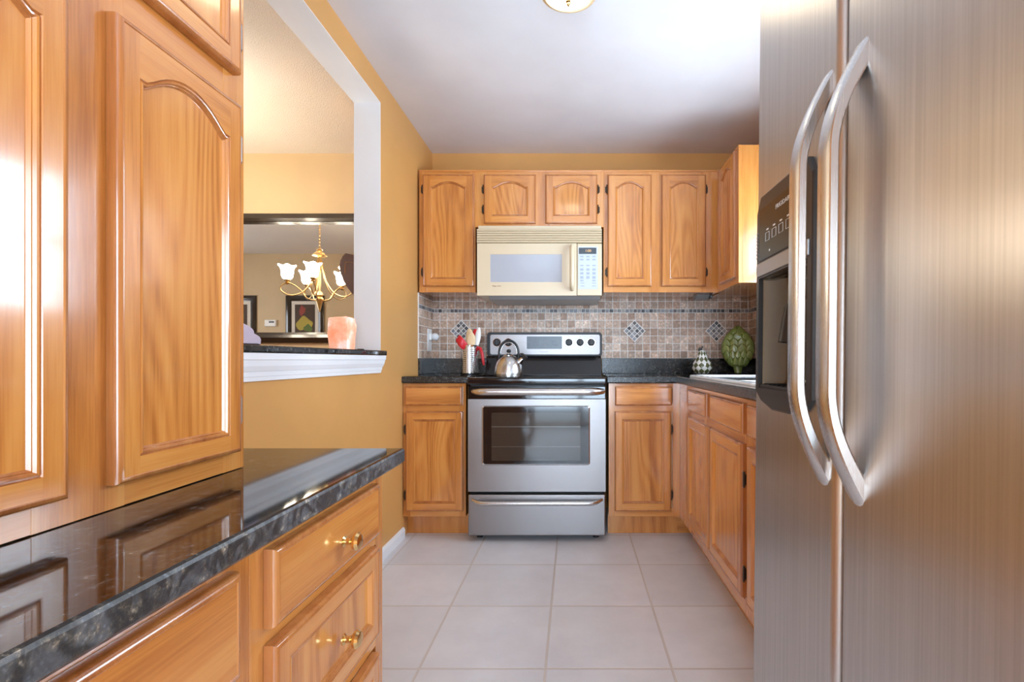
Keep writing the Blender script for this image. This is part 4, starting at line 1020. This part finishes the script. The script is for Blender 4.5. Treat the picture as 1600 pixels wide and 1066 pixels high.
# folded cloth
cth = thing('folded_cloth', 'soft lilac grey cloth folded on the granite ledge beside the oak cupboard', 'cloth', (-1.06, 1.5, 1.0645))
mb = MB()
def fold(x0, x1, y1, z0, zr, hgt, amp):
    secs = []
    n = 26
    for k in range(13):
        s = k/12; x = x0+(x1-x0)*s
        sec = []
        bulge = math.sin(PI*min(1, max(0, s*0.9+0.05)))**0.4
        for q in range(n):
            a = 2*PI*q/n
            yy = math.cos(a); zz = math.sin(a)
            L_ = 0.19
            Y = y1-L_+L_*(abs(yy)**0.8)*(1 if yy > 0 else -1)*bulge
            taper = 0.30+0.95*(1-(Y-(y1-2*L_))/(2*L_))
            Zv = z0+hgt*taper*(0.5+0.5*(abs(zz)**0.75)*(1 if zz > 0 else -1)*bulge)+amp*math.sin(9*x+7*Y+z0*60)*0.3
            if zz < 0: Zv = z0+(Zv-z0)*0.25
            sec.append((x, Y, max(0.0003, Zv)))
        secs.append(sec)
    mb.sweep(secs)
fold(-0.085, 0.075, 0.150, 0.0, 0, 0.085, 0.010)
fold(-0.080, 0.070, 0.120, 0.024, 0, 0.085, 0.012)
mb.build('cloth_folds', CLOTH, cth, 60)

# ------------------------------------------------------------------ things by the range
ke = thing('tea_kettle', 'brushed steel whistling kettle on the black cooktop', 'kettle', (PX(795, 3.02), 3.02, 0.915))
kb = MB().lathe([(0.080, 0), (0.087, 0.004), (0.088, 0.018), (0.0875, 0.030), (0.082, 0.065), (0.070, 0.095), (0.052, 0.117), (0.034, 0.127), (0.031, 0.128)], n=48).build('body', steel('kettle_steel', (0.62, 0.62, 0.62), 0.24, 'o'), ke, 50)
ld_ = MB().lathe([(0.033, 0.127), (0.033, 0.131), (0.024, 0.137), (0.008, 0.140), (0.006, 0.146)], n=32).build('lid', CHROME, ke, 40)
MB().lathe([(0.005, 0.144), (0.012, 0.150), (0.014, 0.157), (0.010, 0.165), (0.002, 0.168)], n=24).build('lid_knob', BLACKP, ld_, 50)
P = []
for k in range(25):
    a = PI*k/24; P.append((-0.058*math.cos(a), 0, 0.142+0.078*math.sin(a) if True else 0))
P = [(-0.060, 0, 0.095)]+P+[(0.060, 0, 0.095)]
MB().tube(P, 0.0075, 12).build('handle', BLACKP, ke, 60)
MB().box(-0.064, -0.056, -0.006, 0.006, 0.085, 0.135, 0.002).box(0.056, 0.064, -0.006, 0.006, 0.085, 0.135, 0.002).tube([(-0.050*math.cos(PI*k/20), 0, 0.142+0.067*math.sin(PI*k/20)) for k in range(21)], 0.003, 8).build('handle_bracket', CHROME, ke, 50)
sp_ = MB().tube([(0.060, -0.01, 0.085), (0.078, -0.014, 0.104), (0.092, -0.018, 0.116)], [0.020, 0.015, 0.0125], 16).build('spout', CHROME, ke, 50)
MB().tube([(0.088, -0.017, 0.112), (0.104, -0.021, 0.127)], [0.0155, 0.0165], 16).tube([(0.070, -0.012, 0.140), (0.090, -0.018, 0.140)], 0.004, 8).build('whistle_cap', DGREY, sp_, 50)

ux, uy = PX(734, 3.16), 3.16
uh = thing('utensil_holder', 'perforated steel utensil canister beside the range', 'utensil holder', (ux, uy, CT+0.0005))
mb = MB(); bm = mb.bm; R0 = 0.054; NC, NR, HH = 28, 13, 0.165
for i in range(NC):
    for j in range(NR):
        a0, a1 = 2*PI*i/NC, 2*PI*(i+1)/NC; z0_, z1_ = 0.012+HH*j/NR, 0.012+HH*(j+1)/NR
        def V(s, t_): a = a0+(a1-a0)*s; return bm.verts.new((R0*math.cos(a), R0*math.sin(a), z0_+(z1_-z0_)*t_))
        o_ = [V(0, 0), V(1, 0), V(1, 1), V(0, 1)]
        if (i % 7) in (0, 6): bm.faces.new(o_); continue
        h_ = [V(.18, .24), V(.82, .24), V(.82, .76), V(.18, .76)]
        for k in range(4): bm.faces.new((o_[k], o_[(k+1) % 4], h_[(k+1) % 4], h_[k]))
bmesh.ops.remove_doubles(bm, verts=bm.verts, dist=0.0001)
mb.build('canister', HSTEEL, uh, 60)
MB().lathe([(R0+0.001, 0.175), (R0+0.002, 0.185), (R0-0.001, 0.187), (R0-0.002, 0.176)], n=32, cap=False).lathe([(0.050, 0.0105), (R0+0.0015, 0.011), (R0+0.0015, 0.015)], n=32).build('rim', CHROME, uh, 50)
MB().lathe([(0.052, 0), (R0+0.004, 0.001), (R0+0.004, 0.011), (0.05, 0.0115)], n=32).build('base_ring', BLACKP, uh, 50)
def utensil(name, label, mat, base_, tip, hw, hl, hth, grp=None, handle=0.006, hmat=None, slots=False):
    """rod from base_ to tip (offsets in the holder), an oval head beyond the tip"""
    b = Vector(base_); t_ = Vector(tip); d_ = (t_-b).normalized()
    o = thing(name, label, 'utensil', (ux+b.x, uy+b.y, CT+b.z))
    side = Vector((1, 0, 0)); side = (side-d_*side.dot(d_)).normalized(); nrm = side.cross(d_)
    MB().tube([Vector((0, 0, 0)), (t_-b)*0.5, t_-b+d_*hl*0.15], [handle, handle*0.9, handle*0.8], 10).build('handle', hmat or mat, o, 60)
    secs = []
    for k in range(13):
        s = k/12; w_ = hw*max(0.12, math.sin(PI*(0.06+0.90*s))**0.55); c_ = (t_-b)+d_*hl*s-nrm*0.004*math.sin(PI*s)
        secs.append([tuple(c_+side*w_*math.cos(a)+nrm*hth*math.sin(a)) for a in [2*PI*q/14 for q in range(14)]])
    MB().sweep(secs).build('head', mat, o, 60)
    return o
utensil('wooden_spoon', 'large pale wooden spoon standing upright in the steel canister', SPOON, (0.008, -0.03, 0.02), (0.012, -0.030, 0.165), 0.029, 0.10, 0.006)
utensil('wooden_spoon', 'narrow pale wooden spoon leaning left behind the large wooden spoon', simple('worn_pale_wood', (0.70, 0.50, 0.28), 0.6), (0.0, 0.0, 0.02), (0.000, -0.004, 0.185), 0.024, 0.105, 0.005)
utensil('white_spoon', 'white plastic spoon leaning right in the steel canister', WHP, (0.02, 0.005, 0.02), (0.042, 0.0, 0.175), 0.018, 0.125, 0.006)
utensil('red_spatula', 'red silicone spatula standing tallest behind the white spoon', RED, (0.01, 0.02, 0.02), (0.024, 0.03, 0.19), 0.026, 0.10, 0.005, hmat=BLACKP)
# slotted red turner leaning left: head hangs over the rim
o = thing('red_turner', 'red slotted turner drooping over the left rim of the steel canister', 'utensil', (ux-0.02, uy-0.01, CT+0.02))
MB().tube([(0.01, 0, 0), (-0.012, -0.02, 0.13)], 0.005, 10).build('handle', BLACKP, o, 60)
secs = []
for k in range(11):
    s = k/10; x_ = -0.047+0.052*s; zc_ = 0.212-0.06*s; w_ = 0.026*(math.sin(PI*(0.15+0.7*s)))**0.5
    secs.append([(x_+0.012*math.sin(a), -0.035-0.006*math.cos(a)-0.014*math.sin(PI*s), zc_+w_*math.sin(a)) for a in [2*PI*q/14 for q in range(14)]])
MB().sweep(secs).build('head', RED, o, 60)
# tongs hanging at the right
o = thing('red_tongs', 'red handled tongs hanging over the right rim of the steel canister', 'utensil', (ux+0.05, uy-0.01, CT+0.06))
MB().tube([(-0.02, 0, 0.06), (0.005, -0.01, 0.115), (0.022, -0.015, 0.105), (0.034, -0.018, 0.07), (0.040, -0.018, 0.025), (0.044, -0.016, 0.0)], [0.006, 0.008, 0.010, 0.010, 0.009, 0.006], 12).build('grip', RED, o, 60)
MB().tube([(-0.018, 0.012, 0.05), (0.004, 0.002, 0.105), (0.020, 0.0, 0.095), (0.030, -0.002, 0.06)], [0.004, 0.007, 0.008, 0.006], 10).build('grip', RED, o, 60)
MB().tube([(-0.02, 0, 0.06), (-0.035, 0, 0.0), (-0.04, 0, -0.035)], 0.004, 8).build('arm', CHROME, o, 60)

# outlet and plug-in on the left tiled return
ot = thing('wall_outlet', 'white outlet plate on the tiled side return, left of the canister', 'outlet', (XL+0.0085, 3.345, 1.09))
MB().box(XL+0.0082, XL+0.014, 3.30, 3.39, 1.075, 1.225, 0.002).build('plate', WHP, ot, 35, True)
pl = thing('air_freshener', 'round white plug-in air freshener on the wall outlet', 'air freshener', (XL+0.014, 3.345, 1.17))
MB().box(XL+0.0142, XL+0.030, 3.325, 3.365, 1.15, 1.195, 0.004).build('body', WHP, pl, 35, True)
bm = bmesh.new(); bmesh.ops.create_uvsphere(bm, u_segments=24, v_segments=14, radius=0.026); mb = MB(); mb.merge(bm, Matrix.Translation((XL+0.048, 3.345, 1.172)))
mb.build('globe', PORC, pl, 60, True)

# small light fixed under the wall cabinet
ul = thing('cabinet_light', 'small grey light fixed under the tall two-door wall cabinet', 'light', (PX(1096, 3.25), 3.25, UZ0))
MB().prism([(3.20, UZ0-0.001), (3.30, UZ0-0.001), (3.30, UZ0-0.028), (3.24, UZ0-0.028)], 'x', PX(1086, 3.25), PX(1106, 3.25), bev=0.002).build('housing', GREYP, ul, 35, True)
MB().box(PX(1107, 3.25), PX(1112, 3.25), 3.22, 3.28, UZ0-0.022, UZ0-0.001, 0.002).build('switch', BLACKP, ul, 35, True)

# ceramic pear
pe = thing('ceramic_pear', 'white and green harlequin ceramic pear on the granite counter', 'ornament', (PX(1097, 3.24), 3.24, CT+0.0005))
m, N, L, B = nm('harlequin_glaze')
tcn = N.new('ShaderNodeTexCoord'); sep = N.new('ShaderNodeSeparateXYZ'); L.new(tcn.outputs['Object'], sep.inputs[0])
at = N.new('ShaderNodeMath'); at.operation = 'ARCTAN2'; L.new(sep.outputs[1], at.inputs[0]); L.new(sep.outputs[0], at.inputs[1])
th_ = N.new('ShaderNodeMath'); th_.operation = 'MULTIPLY'; th_.inputs[1].default_value = 10/(2*PI); L.new(at.outputs[0], th_.inputs[0])
zz_ = N.new('ShaderNodeMath'); zz_.operation = 'MULTIPLY'; zz_.inputs[1].default_value = 26; L.new(sep.outputs[2], zz_.inputs[0])
fl = []
for op in ('ADD', 'SUBTRACT'):
    a = N.new('ShaderNodeMath'); a.operation = op; L.new(th_.outputs[0], a.inputs[0]); L.new(zz_.outputs[0], a.inputs[1])
    f = N.new('ShaderNodeMath'); f.operation = 'FLOOR'; L.new(a.outputs[0], f.inputs[0]); fl.append(f)
s_ = N.new('ShaderNodeMath'); s_.operation = 'ADD'; L.new(fl[0].outputs[0], s_.inputs[0]); L.new(fl[1].outputs[0], s_.inputs[1])
md_ = N.new('ShaderNodeMath'); md_.operation = 'FLOORED_MODULO'; md_.inputs[1].default_value = 2; L.new(s_.outputs[0], md_.inputs[0])
mxx = N.new('ShaderNodeMix'); mxx.data_type = 'RGBA'; mxx.inputs[6].default_value = (0.85, 0.85, 0.80, 1); mxx.inputs[7].default_value = (0.10, 0.115, 0.045, 1)
L.new(md_.outputs[0], mxx.inputs[0]); L.new(mxx.outputs[2], B.inputs['Base Color']); B.inputs['Roughness'].default_value = 0.12; B.inputs['Coat Weight'].default_value = 0.6
MB().lathe([(0.030, 0), (0.046, 0.006), (0.060, 0.024), (0.065, 0.046), (0.060, 0.068), (0.047, 0.092), (0.036, 0.112), (0.029, 0.130), (0.024, 0.146), (0.014, 0.154), (0.004, 0.156)], n=42).build('body', m, pe, 60)
MB().tube([(0, 0, 0.154), (-0.003, 0, 0.165), (0.004, 0, 0.180)], [0.004, 0.0035, 0.005], 8).sweep([[(x_-0.004, 0.003*math.cos(a), 0.160+z_+0.003*math.sin(a)+0.006*math.sin(a)) for a in [2*PI*q/8 for q in range(8)]] for x_, z_ in ((0, 0), (-0.010, 0.004), (-0.020, -0.004))]).build('stem', BLACKP, pe, 60)

# ceramic artichoke plate leaning in the corner
ar = thing('ceramic_artichoke', 'green ceramic artichoke leaning against the tile in the corner', 'ornament', (1.095, 3.335, CT+0.0005))
ar.rotation_euler = (0, 0, math.radians(-14))
ARM = simple('green_glaze', (0.17, 0.24, 0.055), 0.15, coat=0.8, scale=30)
ARM2 = simple('green_leaf_glaze', (0.25, 0.34, 0.09), 0.14, coat=0.8, scale=30)
lean = Matrix.Rotation(math.radians(-11), 4, 'X')
def AW(v): # half width of the plate at height v (0..0.33)
    for (a, wa), (b, wb) in zip(_prof, _prof[1:]):
        if a <= v <= b: return wa+(wb-wa)*(v-a)/(b-a)
    return 0.004
_prof = [(0, 0.020), (0.02, 0.026), (0.04, 0.030), (0.06, 0.062), (0.10, 0.090), (0.15, 0.107), (0.20, 0.105), (0.25, 0.084), (0.29, 0.050), (0.315, 0.022), (0.33, 0.004)]
secs = []
for k in range(34):
    v = 0.33*k/33; w_ = max(0.004, AW(v))
    secs.append([tuple(lean @ Vector((w_*math.cos(a), (-0.035 if math.sin(a) > 0 else -0.010)*abs(math.sin(a))*(w_/0.107)**0.5*(1 if math.sin(a) > 0 else -1), v+0.0015))) for a in [2*PI*q/28 for q in range(28)]])
MB().sweep(secs).build('body', ARM, ar, 60)
mb = MB()
def leafblade(cu, cv, w_, h_):
    bmv = []
    for i in range(7):
        row = []
        s = i/6; ww = w_*math.sqrt(max(0.0, math.sin(PI*(0.22+0.78*s))))
        for j in range(7):
            t_ = j/6*2-1; u = cu+ww*t_; v = cv+h_*s
            wloc = max(0.004, AW(min(0.329, max(0, v)))); uu = max(-0.985, min(0.985, u/wloc))
            base_ = -0.035*math.sqrt(1-uu*uu)*(wloc/0.107)**0.5
            lift = 0.010*(s**1.2)*(1-0.75*t_*t_)+0.002
            row.append(mb.bm.verts.new(lean @ Vector((uu*wloc, base_-lift, v+0.0015))))
        bmv.append(row)
    for a, b in zip(bmv, bmv[1:]):
        for k in range(6): mb.bm.faces.new((a[k], a[k+1], b[k+1], b[k]))
for r in range(6):
    v = 0.262-r*0.043; n = (2, 3, 4, 4, 5, 4)[r]; wid = AW(v+0.02)
    for c_ in range(n):
        cu = (c_-(n-1)/2)*(2*wid/n)*(1.0 if r % 2 else 0.98)
        leafblade(cu, v, wid/n*1.12, 0.062)
lv_ = mb.build('leaves', ARM2, ar, 60)
sm = lv_.modifiers.new('thick', 'SOLIDIFY'); sm.thickness = 0.0035; sm.offset = -1
mb = MB().tube([(-0.07, 0.055, 0.0035), (-0.06, -0.05, 0.0035), (-0.06, -0.055, 0.02)], 0.003, 8).tube([(0.07, 0.055, 0.0035), (0.06, -0.05, 0.0035), (0.06, -0.055, 0.02)], 0.003, 8).tube([(-0.07, 0.055, 0.0035), (0.07, 0.055, 0.0035)], 0.003, 8)
mb.build('wire_easel', BLACKP, ar, 60)
